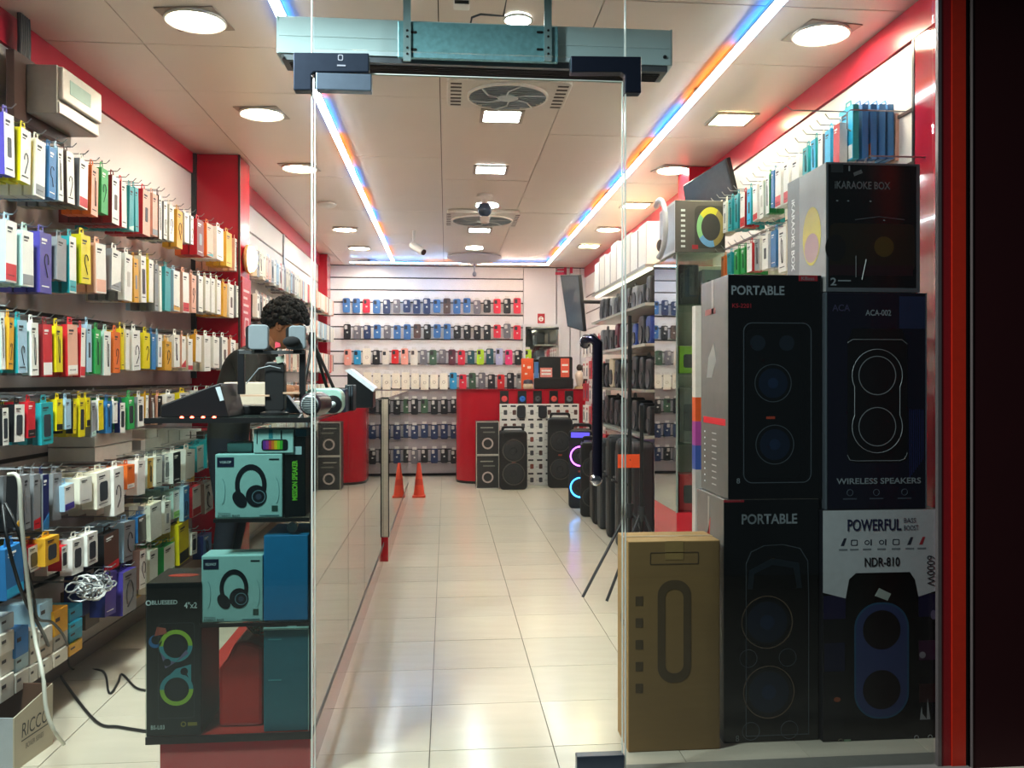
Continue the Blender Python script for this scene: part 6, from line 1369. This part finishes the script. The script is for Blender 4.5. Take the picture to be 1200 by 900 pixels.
# white socket box on a small dark shelf by the door
ys_, ds_ = hit_side(13, WA + .24, WB); zs_ = CAMZ + (HV - 600) * ds_ / FPX
sh = thing('bracket_shelf', 'narrow dark shelf on the long slat wall carrying the white boxes near the door', 'shelf', (WX(ys_), ys_, zs_ - .012), RZL)
part('board', MB().box(-.35, .20, -.25, 0, 0, .010, M('#2c2a2a', 0.4)), sh); part('bracket', MB().box(-.10, -.09, -.22, 0, -.07, 0, BLACK), sh)
o = solid('white_socket_box', MB().box(-.16, .095, -.08, .10, 0, .07, M('#e2ded6', 0.4)), 'white power box with black plug on the dark shelf near the door', 'power box', (WX(ys_) + .12, ys_, zs_ - .001), RZL, bevel=.004)
part('plug', MB().box(-.06, .0, -.10, -.08, .025, .06, BLACK), o, bevel=.004); part('seam', MB().box(-.16, .095, -.0812, -.0798, .052, .054, M('#9a968e', 0.4)), o)
solid('white_small_box', MB().box(-.02, .07, -.05, .05, 0, .06, M('#ece8e0', 0.4)), 'small white box on top of the white power box', 'box', (WX(ys_) + .10, ys_ + .01, zs_ + .0702), RZL, bevel=.003)
# white flat boxes on the wall between rows, and small row behind the counter
for k, (u0, u1, v0, v1, nm) in enumerate(((103, 155, 505, 521, 'upper long white box of the pair on the slat wall'), (103, 155, 521, 539, 'lower long white box of the pair on the slat wall'), (157, 189, 514, 529, 'flat grey-white box further along the slat wall beside the white pair'))):
    dd = hit_side((u0 + u1) / 2, WA + .2, WB)[1]; zb_ = CAMZ + (HV - v1) * dd / FPX
    if k == 0: z_top = None
    wl_box('flat_white_box', nm, 'box', u0 + 8, u1, v0, zb_ + (.0015 if k == 0 else 0), .20, .19, '#ddd6cc' if k < 2 else '#cfc8c0', group='flat white boxes on the slat wall')
for k in range(6):
    wl_box('mini_box', f"{'red' if k == 5 else 'white'} mini box, {ORD[k]} of the short row on the slat wall under the console", 'box', 172 + k * 13, 184 + k * 13, 503, 1.2 - .335, .17, .09, '#c8202c' if k == 5 else '#e9e5dd', group='mini boxes in the short row under the console')
sh2 = thing('short_shelf', 'short pale shelf on the slat wall carrying the mini boxes', 'shelf', (WX(4.85), 4.85, .852), RZL)
part('board', MB().box(-.75, .62, -.21, 0, 0, .012, M('#bdb4ac', 0.35)), sh2); part('bracket', MB().box(-.3, -.29, -.18, 0, -.05, 0, STEEL), sh2)
# black and white cables running down to the floor
def cable(label, pts, r, col):
    P = [Vector(p) for p in pts]; out = []
    for i in range(len(P) - 1):
        p0, p1, p2, p3 = P[max(i - 1, 0)], P[i], P[i + 1], P[min(i + 2, len(P) - 1)]
        for j in range(6):
            s = j / 6; out.append(.5 * ((2 * p1) + (-p0 + p2) * s + (2 * p0 - 5 * p1 + 4 * p2 - p3) * s * s + (-p0 + 3 * p1 - 3 * p2 + p3) * s ** 3))
    out.append(P[-1]); return solid('cable', MB().tube(out, r, M(col, 0.4), 7), label, 'cable', smooth=60)
def WP(u, v, off):
    y, d = hit_side(u, WA + off, WB); return (WX(y) + off, y, CAMZ + (HV - v) * d / FPX)
def GP(u, v, z=.006):
    d = FPX * (CAMZ - z) / (v - HV); k = KU(u); return (d * (k * CT + ST), d * (CT - k * ST), z)
cable('long black cable from the white power box across the tiles to the black carton', [WP(3, 592, .36), WP(10, 640, .40), WP(28, 700, .40), WP(52, 745, .38), GP(64, 778), GP(76, 800), GP(112, 845), GP(140, 852), GP(171, 857)], .0055, '#121214')
cable('second black cable looping in an S over the tiles to the ring-light carton', [WP(6, 590, .37), WP(22, 625, .42), WP(38, 690, .42), WP(44, 724, .40), WP(62, 730, .36), WP(78, 752, .32), GP(84, 784), GP(120, 786), GP(128, 812), GP(138, 800), GP(143, 790), GP(158, 805), GP(170, 809)], .0045, '#121214')
cable('white cable hanging from the strap row into the RICCO carton'.replace('RICCO ', 'open '), [WP(10, 556, .40), WP(22, 562, .44), WP(26, 620, .44), WP(38, 730, .44), WP(50, 790, .50), WP(54, 830, .52), WP(63, 855, .54), WP(75, 872, .55)], .006, '#d9d5c6')

# open carton on the floor near the door
t = thing('open_carton', 'open pale carton lettered RICCO on the floor below the wall ledge'.replace(' lettered RICCO', ' with brown inside'), 'carton', (0, 0, 0))
A = Vector(GP(16.5, 905, 0)); Bp = Vector(GP(62, 872, 0))
A.z = 0; ax = Vector((Bp.x - A.x, Bp.y - A.y, 0)); Lb = ax.length; ax.normalize(); nx = Vector((-ax.y, ax.x, 0))
t.location = A; ang2 = math.atan2(ax.y, ax.x); t.rotation_euler = (0, 0, ang2)
Hb = .20; CG = CARDG; BR = M('#6a4a36', 0.9); D_ = .30
part('panel', MB().add([(0, 0, 0), (Lb, 0, 0), (Lb, .004, 0), (0, .004, 0), (0, 0, Hb * .82), (Lb, 0, Hb), (Lb, .004, Hb), (0, .004, Hb * .82)], [(0, 3, 2, 1), (4, 5, 6, 7), (0, 1, 5, 4), (1, 2, 6, 5), (2, 3, 7, 6), (3, 0, 4, 7)], CG), t)
part('panel', MB().box(0, .004, .004, D_, 0, Hb * .82, M('#aab0b4', 0.8)), t); part('panel', MB().box(Lb - .004, Lb, .004, D_, 0, Hb, BR), t); part('panel', MB().box(.004, Lb - .004, D_ - .004, D_, 0, Hb, BR), t); part('bottom', MB().box(.004, Lb - .004, .004, D_ - .004, .001, .005, BR), t)
text('RICCO', Lb * .18, Lb * .86, Hb * .44, Hb * .66, 0, t, M('#3a3a34', 0.6), .0, shear=.12); part('print_line', MB().box(Lb * .18, Lb * .86, -.0008, .0, Hb * .385, Hb * .40, M('#3a3a34', 0.6)), t); text('BOXER SERIES', Lb * .28, Lb * .74, Hb * .24, Hb * .32, 0, t, M('#3a3a34', 0.6), .0, shear=.1)
